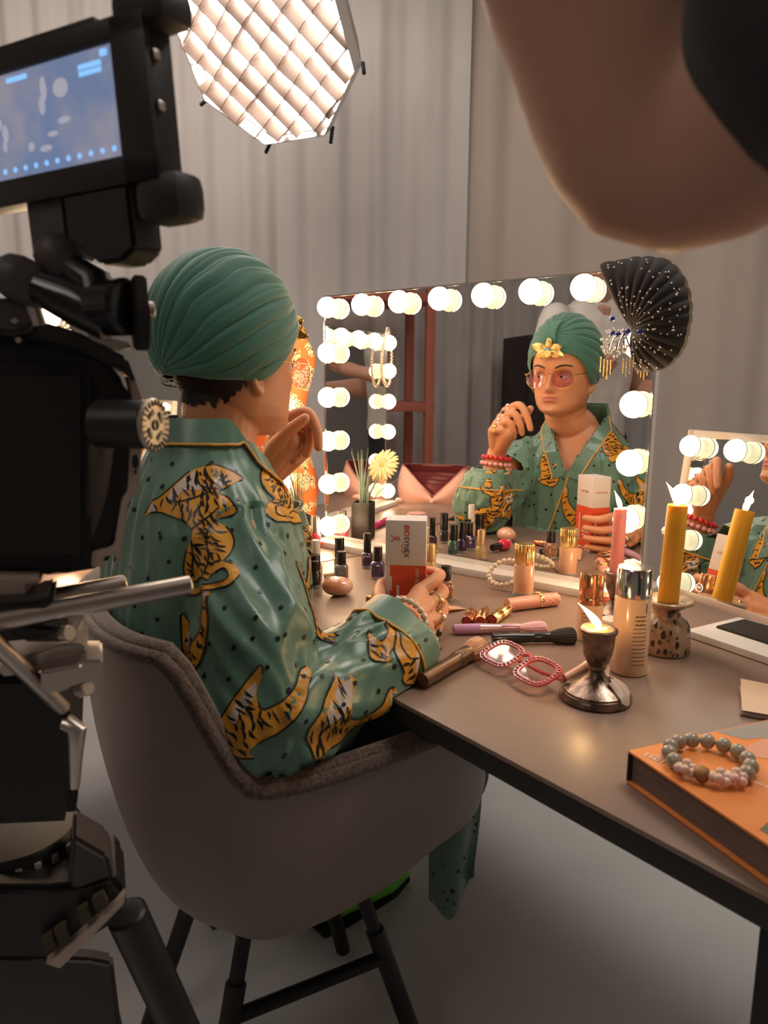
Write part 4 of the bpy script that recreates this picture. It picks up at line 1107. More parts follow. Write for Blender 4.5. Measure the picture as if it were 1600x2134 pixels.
# ---------------------------------------------------------------- film camera rig at the left
m_cam = mat('camera_black', (.014, .013, .013), .42, bump=.08, bscale=300); m_cam2 = mat('camera_black_gloss', (.01, .01, .01), .22, coat=.4)
m_alu = mat('rig_aluminium', (.62, .55, .50), .32, 1.0); m_plate = mat('bracket_sand', (.50, .40, .34), .45, .3)
m_rubber = mat('rubber_dark', (.06, .05, .045), .5)
RIG_D = Vector((-.36, .933, 0)).normalized(); RIG_X = Vector((RIG_D.y, -RIG_D.x, 0))      # the rig stands turned, its depth runs away to the left
def rig_pt(px, py, y):
    """sight line of a photo pixel met with the upright rig plane that passes depth y at its right edge"""
    o = Vector((0, 0, CAM_H)); d = at(px, py, 1.0) - o; P0 = at(250, 1000, y)
    return o + d * ((P0 - o).dot(RIG_D) / d.dot(RIG_D))
def ppoly(pts, y, d, bev=.002):
    P0 = at(250, 1000, y); P = [rig_pt(px, py, y) - P0 for px, py in pts]
    g = prism([(p.dot(RIG_X), p.z) for p in P], d, 0, bev)
    return [tuple(P0 + RIG_X * x + Vector((0, 0, z)) + RIG_D * k) for x, z, k in g[0]], g[1]
def pbox(pxl, pyt, pxr, pyb, y, d, bev=.004):
    return ppoly([(pxl, pyt), (pxr, pyt), (pxr, pyb), (pxl, pyb)], y, d, bev)
# monitor
O = at(243, 208, .52); ex = Vector((.905, -.425, .035)).normalized(); ezm = Vector((.015, -.06, 1)).normalized(); eym = ezm.cross(ex).normalized(); ezm = ex.cross(eym)
MO = frame(O, ex, eym, ezm)      # x right, y away, z up ; screen right edge mid at origin
tm = thing('field_monitor', 'black on-camera field monitor with bluish live picture', 'monitor', M=MO)
obj('housing', gjoin(boxb(-.165, .028, .002, .026, -.050, .046, .003)), m_cam, tm)
obj('bezel', gjoin(boxb(-.165, .0295, -.002, .003, .034, .048, .0015), boxb(-.165, .0295, -.002, .003, -.052, -.034, .0015), boxb(.0005, .0295, -.002, .003, -.052, .048, .0015)), m_cam, tm)
m_scr = mat('monitor_picture', (.02, .02, .03), .25)
nt = m_scr.node_tree; b_ = nt.nodes['Principled BSDF']; tcn = nt.nodes.new('ShaderNodeTexCoord'); n1 = nt.nodes.new('ShaderNodeTexNoise'); n1.inputs['Scale'].default_value = 26; n1.inputs['Detail'].default_value = 3
rp = nt.nodes.new('ShaderNodeValToRGB'); rp.color_ramp.elements[0].position = .42; rp.color_ramp.elements[0].color = (.165, .22, .37, 1); rp.color_ramp.elements[1].position = .68; rp.color_ramp.elements[1].color = (.30, .29, .36, 1)
nt.links.new(tcn.outputs['Object'], n1.inputs['Vector']); nt.links.new(n1.outputs['Fac'], rp.inputs['Fac']); nt.links.new(rp.outputs['Color'], b_.inputs['Emission Color']); b_.inputs['Emission Strength'].default_value = .85
scr = obj('screen', boxb(-.1635, .0005, .000, .002, -.0335, .0335), m_scr, tm, smooth=False, label='bluish live camera picture')
m_ui = mat('monitor_icons', (.1, .2, .4), .3, emit=(.25, .55, 1.0), es=1.0); m_ui2 = mat('monitor_picture_light', (.3, .3, .3), .3, emit=(.34, .34, .42), es=.9)
for k in range(12): obj('screen_icon', gmat(lathe([(.0019, 0), (.0019, .0003)], 10), frame((-.006 - .0105 * k, -.0003, -.0285), (1, 0, 0), (0, 0, 1), (0, -1, 0))), m_ui, scr)
for x, z, w_, h_ in ((-.004, .0295, .006, .004), (-.010, .0245, .020, .003), (-.010, .0205, .020, .003), (-.078, .029, .020, .003), (-.145, .028, .034, .003)):
    obj('screen_icon', boxb(x - w_, x, -.0005, 0, z - h_ / 2, z + h_ / 2), m_ui, scr, smooth=False)
for x, z, sx, sz in ((-.118, .004, .006, .003), (-.112, .003, .004, .004), (-.106, -.004, .003, .006), (-.108, -.012, .002, .004), (-.064, .018, .003, .008), (-.067, .008, .003, .006), (-.048, .016, .007, .006), (-.048, -.004, .006, .0022), (-.060, -.011, .005, .0018), (-.068, -.019, .006, .0022), (-.082, -.016, .003, .003)):
    obj('screen_detail', gmat(sphere(1, n=14, m=8, sc=(sx, .0004, sz)), Matrix.Translation((x, -.0002, z))), m_ui2, scr)
obj('top_rail', boxb(-.165, -.012, .0, .020, .047, .052, .001), m_cam, tm)
obj('corner_cap', boxb(.003, .046, -.002, .030, .040, .062, .007), m_cam, tm); obj('corner_cap', boxb(.006, .044, -.002, .030, -.078, -.046, .010), m_cam, tm)
for z in (.020, -.010): obj('side_button', boxb(.0280, .0315, .004, .010, z, z + .006, .001), m_alu, tm)
obj('battery', gmat(prism([(-.060, -.050), (.002, -.050), (.002, -.092), (-.012, -.100), (-.032, -.100), (-.060, -.078)], .030, 0, .003), frame((0, .030, 0), (1, 0, 0), (0, 0, 1), (0, -1, 0))), m_cam, tm)
obj('mount_block', gmat(prism([(-.102, -.046), (-.062, -.046), (-.062, -.088), (-.074, -.097), (-.090, -.097), (-.102, -.088)], .028, 0, .003), frame((0, .032, 0), (1, 0, 0), (0, 0, 1), (0, -1, 0))), m_rubber, tm)
# articulating arm
ta = thing('magic_arm', 'black ball-jointed arm with lever carrying the field monitor', 'arm', at(60, 600, .55))
b1, b2, kn = at(132, 548, .56), at(50, 586, .55), at(262, 640, .54)
up1 = MO @ Vector((-.082, .016, -.094))
for p, q, r, mm in ((up1, b1, .0055, m_alu), (b1, b1, 0, 0)):
    if r: obj('stud', cyl(p, q, r, 12), mm, ta, world=True)
obj('ball_joint', gmat(capsule([(0, 0, -.006), (0, 0, .006)], [.0165, .0165], 20), Matrix.Translation(b1) @ rot_to((.5, .2, -.7))), m_rubber, ta, world=True)
obj('ball_joint', gmat(capsule([(0, 0, -.006), (0, 0, .006)], [.0165, .0165], 20), Matrix.Translation(b2) @ rot_to((.8, .2, -.4))), m_rubber, ta, world=True)
obj('arm_bar', tube([b1, b1.lerp(kn, .5), kn + Vector((-.02, 0, -.002))], [.011, .014, .013], 14), m_cam2, ta, world=True)
obj('arm_bar', tube([b2, b2.lerp(kn, .5) + Vector((0, 0, -.006)), kn + Vector((-.012, .004, -.010))], [.011, .016, .015], 14), m_cam2, ta, world=True)
obj('center_hub', cyl(kn + Vector((-.028, .012, 0)), kn + Vector((.004, -.004, 0)), .020, 20, bev=.003), m_cam2, ta, world=True)
lv = obj('lever', gmat(prism([(-.006, .022), (.004, .026), (.007, .010), (.010, -.002), (.007, -.016), (.004, -.026), (-.004, -.026), (-.009, -.012), (-.010, .008)], .010, 0, .0015), frame(kn + Vector((.006, -.004, -.004)), (.55, -.83, 0), (0, 0, 1.0), (.83, .55, 0))), m_cam, ta, world=True)
obj('lever_screw', cyl(kn + Vector((.014, .0, -.002)), kn + Vector((.0185, .003, -.002)), .0062, 18, bev=.0008), m_alu, ta, world=True)
obj('stud', cyl(b2, b2 + Vector((.006, .006, -.030)), .0055, 12), m_alu, ta, world=True)

tcm = thing('film_camera', 'bulky black film camera on rods in the left foreground', 'camera', at(100, 1210, .62))
CB = .60
obj('body', ppoly([(-260, 715), (60, 700), (215, 740), (262, 800), (290, 880), (290, 1000), (255, 1100), (240, 1150), (215, 1185), (120, 1200), (-260, 1200)], CB, .15, .006), m_cam, tcm, world=True)
obj('side_hump', pbox(-200, 760, 190, 1175, CB - .012, .02, .008), m_cam, tcm, world=True)
obj('ribbed_grip', gmat(capsule([at(205, 930, CB - .004), at(195, 1020, CB - .004), at(180, 1110, CB - .004)], [.012, .012, .009], 12), Matrix.Identity(4)), mat('grip_brown', (.09, .065, .05), .7), tcm, world=True)
obj('top_plate', ppoly([(-260, 690), (40, 655), (160, 690), (265, 745), (285, 800), (250, 770), (150, 720), (40, 700), (-260, 715)], CB - .01, .10, .003), m_cam2, tcm, world=True)
obj('top_rail', ppoly([(180, 690), (270, 715), (276, 724), (245, 730), (185, 706)], CB - .02, .03, .001), m_alu, tcm, world=True)
obj('arm_clamp', ppoly([(-40, 620), (50, 620), (75, 640), (75, 680), (40, 700), (-40, 690)], CB - .03, .05, .004), m_rubber, tcm, world=True)
for px, py, w_ in ((38, 708, 14), (30, 668, 16)): obj('edge_highlight_plate', pbox(px - w_ / 2, py - 5, px + w_ / 2, py + 6, CB - .034, .006, .001), m_alu, tcm, world=True)
# side bracket: bent plate behind the body's right edge
obj('bracket', ppoly([(255, 760), (278, 778), (296, 830), (296, 850), (275, 845), (268, 800)], CB + .02, .05, .001), m_plate, tcm, world=True)
obj('bracket', ppoly([(271, 930), (295, 930), (291, 1020), (268, 1050), (250, 1170), (245, 1176), (241, 1158), (218, 1160), (217, 1182), (189, 1182), (192, 1150), (232, 1140), (238, 1135), (254, 1040), (266, 1022)], CB - .004, .008, .001), m_plate, tcm, world=True)
obj('bracket_slot', ppoly([(276 + 7 * math.cos(a) + 6, 962 + 15 * math.sin(a)) for a in np.linspace(0, 6.283, 15)[:-1]], CB - .0055, .003, 0), m_cam2, tcm, world=True)
obj('bracket_hole', ppoly([(282 + 3 * math.cos(a), 984 + 5 * math.sin(a)) for a in np.linspace(0, 6.283, 9)[:-1]], CB - .0055, .003, 0), m_cam2, tcm, world=True)
# rosette
rc = at(322, 886, CB - .035); rd = Vector((.93, -.22, 0)).normalized()
obj('rosette_barrel', cyl(rc - rd * .05, rc - rd * .002, .0185, 28, bev=.003), m_cam, tcm, world=True)
ro = obj('rosette', gmat(lathe([(.006, -.003), (.0198, -.003), (.0205, -.001), (.0190, .0015), (.0125, .0006), (.006, .0006)], 48), frame(rc, rd.orthogonal(), rd.cross(rd.orthogonal()), rd)), mat('rosette_brass', (.58, .50, .40), .4, .9), tcm, world=True)
RM = frame(rc, (-rd.y, rd.x, 0), (0, 0, 1), rd)
for k in range(48):
    a = 2 * math.pi * k / 48
    if k % 2 == 0: obj('rosette_tooth', gmat(boxb(-.0004, .0004, .0150, .0195, .0, .0022), RM @ Matrix.Rotation(a, 4, 'Z')), mat('rosette_dark', (.1, .07, .05), .5, .6), ro, world=True, smooth=False)
for k in range(4):
    a = math.radians(35 + 90 * k); obj('rosette_slot', gmat(gmat(boxb(-.0045, .0045, -.002, .002, .0004, .0014, .0004), Matrix.Translation((.0098 * math.cos(a), .0098 * math.sin(a), 0)) @ Matrix.Rotation(a + 1.57, 4, 'Z')), RM), m_cam2, ro, world=True)
obj('rosette_bore', gmat(lathe([(.0042, 0), (.0042, .0016), (.0026, .0016), (.0026, .0)], 18), RM), m_cam2, ro, world=True)
# rods
obj('rod', cyl(at(-60, 1305, .52), at(398, 1218, .60), .0079, 24, bev=.0015), m_alu, tcm, world=True)
obj('rod', cyl(at(-60, 1275, .60), at(262, 1215, .67), .0079, 24, bev=.0015), m_alu, tcm, world=True)
for px, w_ in ((30, 15), (75, 12)):
    c = at(px, 1288 - px * .19 + 4, .535 + px * .00017); ddir = (at(398, 1218, .60) - at(-60, 1305, .52)).normalized()
    obj('rod_collar', cyl(c - ddir * .003, c + ddir * .003, .0102, 24), m_cam, tcm, world=True)
obj('rod_clamp', ppoly([(-40, 1262), (85, 1252), (110, 1240), (112, 1262), (60, 1300), (140, 1312), (140, 1328), (50, 1336), (-40, 1345)], .56, .06, .003), m_cam, tcm, world=True)
obj('clamp_screw', cyl(at(60, 1322, .553), at(142, 1320, .545), .0058, 14), m_cam2, tcm, world=True)
obj('clamp_screw_head', cyl(at(132, 1320, .546), at(146, 1319, .543), .0060, 14, bev=.0006), m_alu, tcm, world=True)
obj('base_plate', ppoly([(-60, 1200), (85, 1202), (86, 1218), (58, 1222), (58, 1244), (-60, 1250)], .585, .05, .002), m_plate, tcm, world=True)
obj('dovetail', ppoly([(0, 1385), (120, 1342), (165, 1340), (182, 1352), (182, 1374), (150, 1384), (60, 1405), (0, 1412)], .585, .07, .002), m_alu, tcm, world=True)
obj('dovetail_clamp', ppoly([(85, 1400), (130, 1392), (165, 1386), (172, 1376), (214, 1376), (214, 1418), (190, 1424), (160, 1426), (128, 1444), (85, 1446)], .565, .05, .002), m_alu, tcm, world=True)
obj('clamp_tongue', ppoly([(128, 1315), (174, 1283), (174, 1290), (150, 1330), (130, 1330)], .57, .02, .001), m_alu, tcm, world=True)
obj('clamp_knob', cyl(at(165, 1438, .56), at(185, 1434, .555), .0062, 16, bev=.001), m_alu, tcm, world=True)

tt = thing('tripod', 'black video tripod with fluid head under the film camera', 'tripod', (at(60, 1500, .62).x, .62, 0))
obj('fluid_head', ppoly([(-260, 1405), (80, 1405), (120, 1440), (150, 1500), (170, 1560), (165, 1650), (155, 1720), (-260, 1740)], .60, .14, .008), m_cam, tt, world=True)
obj('pan_handle', cyl(at(-40, 1310, .50), at(130, 1475, .585), .0065, 14), m_alu, tt, world=True)
obj('lock_lever', tube([at(100, 1505, .59), at(145, 1508, .585), at(160, 1520, .583), at(158, 1560, .583), at(155, 1640, .585)], [.006, .0075, .0085, .0065, .0045], 12), m_alu, tt, world=True)
obj('drag_dial', cyl(at(100, 1610, .592), at(100, 1610, .60), .022, 28, bev=.003), mat('dial_brown', (.10, .065, .04), .4), tt, world=True)
obj('drag_dial_cap', cyl(at(108, 1590, .588), at(108, 1590, .60), .018, 28, bev=.002), m_cam2, tt, world=True)
bc = at(30, 1760, .66)
obj('bowl', gmat(lathe([(.045, -.07), (.058, -.03), (.062, .0), (.062, .015), (.058, .02)], 36), Matrix.Translation(bc)), m_cam, tt, world=True)
for k in range(24):
    a = 2 * math.pi * k / 24; obj('bowl_knurl', gmat(boxb(-.003, .003, .0605, .0645, -.012, .012, .001), Matrix.Translation(bc) @ Matrix.Rotation(a, 4, 'Z')), m_plate, tt, world=True)
obj('leg_collar', ppoly([(150, 1742), (225, 1785), (236, 1830), (160, 1860), (140, 1850)], .62, .05, .004), m_rubber, tt, world=True)
obj('spider_block', ppoly([(-260, 1850), (120, 1850), (235, 1825), (262, 1860), (265, 1900), (245, 1925), (130, 2000), (-260, 2010)], .62, .08, .006), m_cam, tt, world=True)
obj('spider_plate', ppoly([(95, 2010), (245, 1880), (262, 1862), (260, 1884), (125, 2020)], .612, .01, .001), m_plate, tt, world=True)
for k, (px, py) in enumerate(((205, 1890), (172, 1915), (125, 1955), (98, 1975))): obj('leg_pad', ppoly([(px - 14, py - 10), (px + 10, py - 26), (px + 22, py - 2), (px, py + 18)], .608, .01, .001), mat('pad_olive', (.05, .035, .02), .6), tt, world=True)
zb_ = Vector((at(60, 1900, .66).x, .66, at(60, 1900, .66).z))
for p, q in ((at(262, 1900, .66), Vector((-.12, .80, 0))), (Vector((zb_.x - .10, .62, zb_.z)), Vector((-.85, .35, 0))), (Vector((zb_.x - .04, .72, zb_.z)), Vector((-.58, 1.05, 0)))):
    d = (Vector(q) - Vector(p)); l_ = obj('leg', cyl(p, p + d * .55, .020, 16, bev=.003), m_cam, tt, world=True)
    obj('leg_tube', cyl(p + d * .50, q, .014, 14), m_cam2, l_, world=True)
obj('mid_bag_panel', ppoly([(-260, 1985), (190, 2000), (235, 2010), (250, 2134), (300, 2330), (-260, 2330)], .70, .02, .004), m_rubber, tt, world=True)
obj('rivet', gmat(lathe([(.0022, 0), (.0042, 0), (.0042, .0012), (.0022, .0012)], 18), frame(at(198, 2032, .697), (1, 0, 0), (0, 0, 1), (0, -1, 0))), mat('brass_dull', (.5, .38, .22), .4, .9), tt, world=True)

# ---------------------------------------------------------------- crew
m_skin2 = mat('skin_crew', (.50, .27, .19), .5, sss=.1, bump=.05, bscale=250)
m_btee = mat('tshirt_black', (.012, .012, .013), .8, sheen=.2); m_wtee = mat('tshirt_white', (.74, .70, .67), .8, bump=.05, bscale=300)
m_jean = mat('trousers_dark', (.03, .03, .04), .8)
def figure(name, label, base, fwd, h, skin, tee, arms, head=True, tee_label=None, sleeve=.42):
    """standing crew member; arms: list of (shoulder, elbow, wrist, hand tip)"""
    base = Vector(base); f_ = Vector(fwd).normalized(); r_ = Vector((f_.y, -f_.x, 0)); k = h / 1.75
    P = lambda x, y, z: base + r_ * x * k + f_ * y * k + Vector((0, 0, z * k))
    t = thing(name, label, 'person', M=frame(base, r_, f_, (0, 0, 1)))
    gs = [capsule([P(0, .01, 1.40), P(0, .02, 1.52)], [.058 * k, .055 * k], 18),
          sphere(1, n=24, m=18), ]
    hd = gmat(sphere(1, n=24, m=18, sc=(.075 * k, .095 * k, .118 * k)), frame(P(0, .03, 1.635), r_, f_, (0, 0, 1)))
    nose = capsule([P(0, .115, 1.645), P(0, .138, 1.610)], [.008 * k, .013 * k], 10)
    chin = capsule([P(0, .07, 1.545), P(0, .085, 1.55)], [.03 * k, .025 * k], 12)
    ears = [capsule([P(s * .078, .01, 1.655), P(s * .080, .015, 1.615)], [.012 * k, .009 * k], 10) for s in (-1, 1)]
    tor = capsule([P(0, 0, 1.0), P(0, 0, 1.38)], [.10 * k, .10 * k], 18)
    body_g = [gs[0], hd, nose, chin, tor] + ears
    tee_g = [ring_loft([(P(0, 0, .90), r_, f_, .170 * k, .12 * k, .12 * k), (P(0, 0, 1.05), r_, f_, .165 * k, .115 * k, .115 * k), (P(0, .01, 1.25), r_, f_, .185 * k, .125 * k, .12 * k),
                        (P(0, 0, 1.38), r_, f_, .175 * k, .105 * k, .105 * k), (P(0, 0, 1.44), r_, f_, .12 * k, .075 * k, .08 * k), (P(0, 0, 1.47), r_, f_, .075 * k, .062 * k, .066 * k)], 40)]
    for (a, b, c, d, thumb) in arms:
        a, b, c, d = Vector(a), Vector(b), Vector(c), Vector(d)
        body_g.append(capsule([a, a.lerp(b, .5), b, b.lerp(c, .35), c], [.056, .052, .045, .050, .030], 18, 6))
        hdn = (d - c).normalized(); sd = hdn.orthogonal().normalized(); s2 = hdn.cross(sd)
        body_g.append(capsule([c, c.lerp(d, .45)], [.030, .034], 14))
        for q in range(4):
            o_ = sd * (q - 1.5) * .020; L = (.85, 1.0, .94, .75)[q]
            m1 = c.lerp(d, .50) + o_; m2 = c + (d - c) * (.50 + .28 * L) + o_ * 1.05 + s2 * .010; m3 = c + (d - c) * (.50 + .45 * L) + o_ + s2 * .030
            body_g.append(capsule([m1, m2, m3], [.0105, .0098, .0080], 10, 4))
        body_g.append(capsule([c.lerp(d, .15) - sd * .02, c.lerp(d, .40) - sd * .045 + s2 * .012, c.lerp(d, .62) - sd * .050 + s2 * .025], [.015, .0125, .0095], 10, 4))
        tee_g.append(capsule([a + (a - b) * .05 , a.lerp(b, sleeve * .55), a.lerp(b, sleeve)], [.072, .072, .072], 18, 5))
        tee_g.append(capsule([P(0, 0, 1.36), a], [.085 * k, .068], 18))
        body_g.append(capsule([P(0, 0, 1.33), a], [.06, .056], 14))
    c2, F2 = remesh(gjoin(*body_g), .0055, 3); obj('body', (c2.tolist(), F2), skin, t, world=True)
    c2, F2 = remesh(gjoin(*tee_g), .0075, 4); n2 = vnormals(c2, F2)
    dsp = np.array([.006 * noise.noise(Vector(p) * 9) + .003 * noise.noise(Vector((p[0] * 24, p[1] * 24, p[2] * 10))) for p in c2]); c2 = c2 + n2 * dsp[:, None]
    obj('tshirt', (c2.tolist(), F2), tee, t, world=True, auto=None)
    hg = gmat(sphere(1, n=24, m=14, sc=(.081 * k, .10 * k, .085 * k)), frame(P(0, .012, 1.69), r_, f_, (0, 0, 1)))
    obj('hair', hg, m_hair, t, world=True)
    for s in (-1, 1):
        o2 = obj('trouser_leg', capsule([P(s * .085, 0, .90), P(s * .09, .01, .5), P(s * .095, 0, .07)], [.098 * k, .075 * k, .055 * k], 16), m_jean, t, world=True)
        obj('shoe', gmat(capsule([(0, -.03, .040), (0, .10, .036), (0, .18, .030)], [.040, .040, .030], 14), frame(P(s * .095, 0, 0), r_, f_, (0, 0, 1))), m_cam, t, world=True)
    return t
# operator in a white T-shirt, seen in the mirror above the turban
ob = Vector((-1.30, .50, 0)); of_ = Vector((.80, -.10, 0)).normalized(); orr = Vector((of_.y, -of_.x, 0))
def OP(x, y, z): return ob + orr * x + of_ * y + Vector((0, 0, z))
figure('person', 'standing crew member in white T-shirt reflected above the green turban', ob, of_, 1.80, m_skin2, m_wtee,
       [(OP(.19, 0, 1.41), OP(.235, .05, 1.13), OP(.16, .30, 1.13), OP(.13, .48, 1.14), 1), (OP(-.19, 0, 1.41), OP(-.25, .00, 1.16), OP(-.22, .24, 1.20), OP(-.19, .40, 1.24), 1)])
# crew member whose bent bare elbow leans into the top right corner
fb = Vector((.57, .02, 0)); ff = Vector((-.35, .94, 0))
SHL = Vector((.30, .20, 1.395)); ELB = Vector((.138, .375, 1.258)); WRI = Vector((.005, .375, 1.49)); HNT = Vector((-.03, .42, 1.65))
figure('person', 'crew member in black T-shirt whose bent bare elbow fills the top right corner', fb, ff, 1.68, m_skin2, m_btee,
       [(SHL, ELB, WRI, HNT, 1), (Vector((.70, .20, 1.36)), Vector((.76, .28, 1.10)), Vector((.62, .42, 1.06)), Vector((.52, .52, 1.08)), 1)], sleeve=.68)
# ---------------------------------------------------------------- things on the tables
m_bcap = mat('cap_black', (.012, .011, .011), .3, coat=.3); m_wcap = mat('cap_white', (.72, .66, .60), .4); m_clear = mat('clear_glass', (.80, .78, .75), .06, alpha=.38, coat=1.0)
m_rgold = mat('rose_gold', (.86, .44, .24), .2, 1.0); m_ygold = mat('polished_gold', (.92, .66, .28), .18, 1.0)
m_print = mat('print_light', (.75, .72, .68), .6)
def rsq(r, n=4.0, N=28): return [(r * abs(math.cos(a)) ** (2 / n) * (1 if math.cos(a) > 0 else -1), r * abs(math.sin(a)) ** (2 / n) * (1 if math.sin(a) > 0 else -1)) for a in np.linspace(0, 2 * math.pi, N + 1)[:-1]]
def sqloft(prof, n=4.0, N=28):
    V = []; base = rsq(1, n, N)
    for r, z in prof: V += [(x * r, y * r, z) for x, y in base]
    F = [(i * N + k, i * N + (k + 1) % N, (i + 1) * N + (k + 1) % N, (i + 1) * N + k) for i in range(len(prof) - 1) for k in range(N)]
    return V, F + [tuple(range(N - 1, -1, -1)), tuple((len(prof) - 1) * N + k for k in range(N))]
def polish(label, loc, col, r=.0125, hb=.034, hc=.034, rc=.0085, cap=None, sq=False, lbl=None, rot=0.0, glit=False, M=None, group=None):
    t = thing('nail_polish', label, 'nail polish', (loc[0], loc[1], loc[2] if len(loc) > 2 else ZT), rot, group, M=M)
    mm = mat('polish_' + '_'.join('%02d' % int(c * 99) for c in col), col, .15, coat=1.0, **(dict(var=.7, vscale=600) if glit else {}))
    pr = [(r * .9, 0), (r, .0015), (r, .006), (r, hb * .80), (r * .82, hb * .93), (rc * .8, hb)]
    mk_ = (lambda p: sqloft(p)) if sq else (lambda p: lathe(p, 28))
    obj('glass_base', mk_([(r * .9, 0), (r, .0015), (r, .006)]), m_clear, t); obj('bottle', mk_([(r, .006)] + pr[3:]), mm, t)
    c = obj('cap', lathe([(rc, hb), (rc, hb + .001), (rc * .97, hb + hc - .0015), (rc * .9, hb + hc)], 28), cap or m_bcap, t)
    if lbl:
        n_, s_, z_, on = lbl
        g = text(n_, s_) if len(n_) == 1 else rule(len(n_) * s_ * .5, s_ * .5, len(n_) // 2); rr2 = (rc if on == 'cap' else r) + .0003
        obj('lettering', wrap(g, rr2, z_, math.radians(-90) - rot), m_print, t, smooth=False)
    return t
polish('white-capped nude nail polish behind the black bottle at the far left', (-.136, 1.452), (.62, .42, .33), .0125, .045, .046, .0085, m_wcap)
polish('all-black slim nail polish bottle beside the orange stone', (-.137, 1.428), (.012, .012, .013), .0125, .036, .030, .0118, lbl=('PURE COLOR', .0038, .056, 'cap'))
polish('black-capped dark nail polish behind the grey one', (-.094, 1.540), (.03, .025, .03), .0115, .036, .042, .0105)
polish('grey nail polish with short black cap behind the orange stone', (-.087, 1.480), (.16, .15, .14), .0145, .036, .026, .0098, sq=True)
polish('plum nail polish with white tag on its tall cap', (-.036, 1.590), (.07, .02, .07), .0130, .036, .042, .0085, lbl=('DIAMOND', .0045, .028, 'b'))
polish('purple square nail polish lettered across the front', (-.012, 1.502), (.055, .035, .10), .0145, .038, .030, .0095, sq=True, lbl=('ICONAIL', .0055, .030, 'b'))
polish('violet nail polish standing behind the carton', (.017, 1.530), (.05, .02, .09), .0125, .036, .040, .0100, lbl=('P', .010, .040, 'b'))
polish('teal glitter nail polish standing behind the carton', (.040, 1.560), (.05, .12, .12), .0135, .038, .036, .0105, glit=True)
polish('white-capped pale nail polish near the yellow shell', (.020, 1.622), (.60, .55, .55), .0125, .030, .036, .0085, mat('cap_cream', (.75, .62, .45), .4))
polish('gold glitter nail polish with rounded gold cap', (.100, 1.512), (.62, .42, .2), .0120, .036, .036, .0100, mat('cap_satin_gold', (.80, .58, .32), .35, .9), glit=True)
polish('brown glitter nail polish with black cap by the fingers', (.117, 1.346), (.30, .15, .09), .0145, .040, .026, .0100, sq=True, glit=True)
polish('pink-red nail polish with chrome cap beside the vase', (-.170, 1.790), (.75, .06, .08), .0145, .040, .040, .0115, m_silver)
lie = lambda x, y, d, z: frame((x, y, z), Vector((-d[1], d[0], 0)), (0, 0, 1), (d[0], d[1], 0))
polish('bright red nail polish lying on its side behind the carton', (0, 0), (.72, .01, .05), .0135, .036, .032, .0088, M=lie(.000, 1.405, Vector((.58, .81)).normalized(), ZT + .0137))
polish('dark nail polish with long black cap lying behind the hand', (0, 0), (.10, .10, .10), .0110, .030, .044, .0100, M=lie(.100, 1.290, Vector((.05, 1)).normalized(), ZT + .0112))
# stones, shell, stick
m_stone = mat('stone_peach', (.66, .27, .12), .15, coat=.8, col2=(.74, .46, .34), vscale=22)
single('decorative_stone', gmove(sphere(1, n=36, m=22, sc=(.030, .024, .0185)), (-.088, 1.372, ZT + .0183)), m_stone, 'polished orange-pink stone egg on the table by the sleeve', 'stone')
single('decorative_stone', gmove(sphere(1, n=28, m=16, sc=(.018, .014, .011)), (-.628, 1.520, ZT + .0268)), mat('stone_pink', (.72, .42, .33), .3, coat=.5), 'small pink stone on the base of the side mirror', 'stone')
shell_g = grid(lambda u, v: (lambda a: ((.034 * v * math.cos(a)), .030 * v * math.sin(a) * .9, .003 + (.018 * math.sin(math.pi * v * .85) + .0012 * math.sin(u * 60)) ))(math.radians(-20 + 400 * u)), 72, 12)
single('seashell', gmove(thick(shell_g, .0015), (.060, 1.625, ZT)), mat('shell_yellow', (.62, .45, .08), .3, coat=.4, col2=(.35, .28, .05), vscale=60), 'glossy yellow-green seashell beside the carton', 'shell')
single('wooden_stick', cyl((-.125, 1.505, ZT + .004), (-.098, 1.522, ZT + .004), .0038, 12, bev=.001), mat('wood_pale', (.62, .42, .18), .6), 'short pale wooden stick by the grey polish', 'stick')
# foundation
def fluted(r, z0, z1, n=30, d=.045):
    N = n * 4; V = []
    for z, k in ((z0, .97), (z0 + .001, 1), (z1 - .0015, 1), (z1, .95)):
        V += [(r * k * (1 - d * (.5 - .5 * math.cos(2 * math.pi * q / 4))) * math.cos(2 * math.pi * q / N), r * k * (1 - d * (.5 - .5 * math.cos(2 * math.pi * q / 4))) * math.sin(2 * math.pi * q / N), z) for q in range(N)]
    return V, [(i * N + q, i * N + (q + 1) % N, (i + 1) * N + (q + 1) % N, (i + 1) * N + q) for i in range(3) for q in range(N)] + [tuple(3 * N + q for q in range(N))]
m_peach = mat('foundation_peach', (.72, .40, .25), .2, coat=.8)
t = thing('foundation_bottle', 'peach foundation bottle with fluted gold cap in front of the big mirror', 'bottle', (.270, 1.380, ZT))
obj('glass_base', lathe([(.0185, 0), (.0195, .001), (.0195, .008)], 32), m_clear, t); obj('bottle', lathe([(.0192, .008), (.0195, .010), (.0195, .060), (.018, .063)], 32), m_peach, t)
obj('cap', fluted(.0185, .063, .103), m_ygold, t)
for q in range(3): obj('lettering', wrap(text('Beautiful', .0050) if q == 0 else rule(.018, .0014, 6, q), .0198, .026 - q * .005, math.radians(-110)), mat('ink_gold', (.55, .28, .14), .5), t, smooth=False)
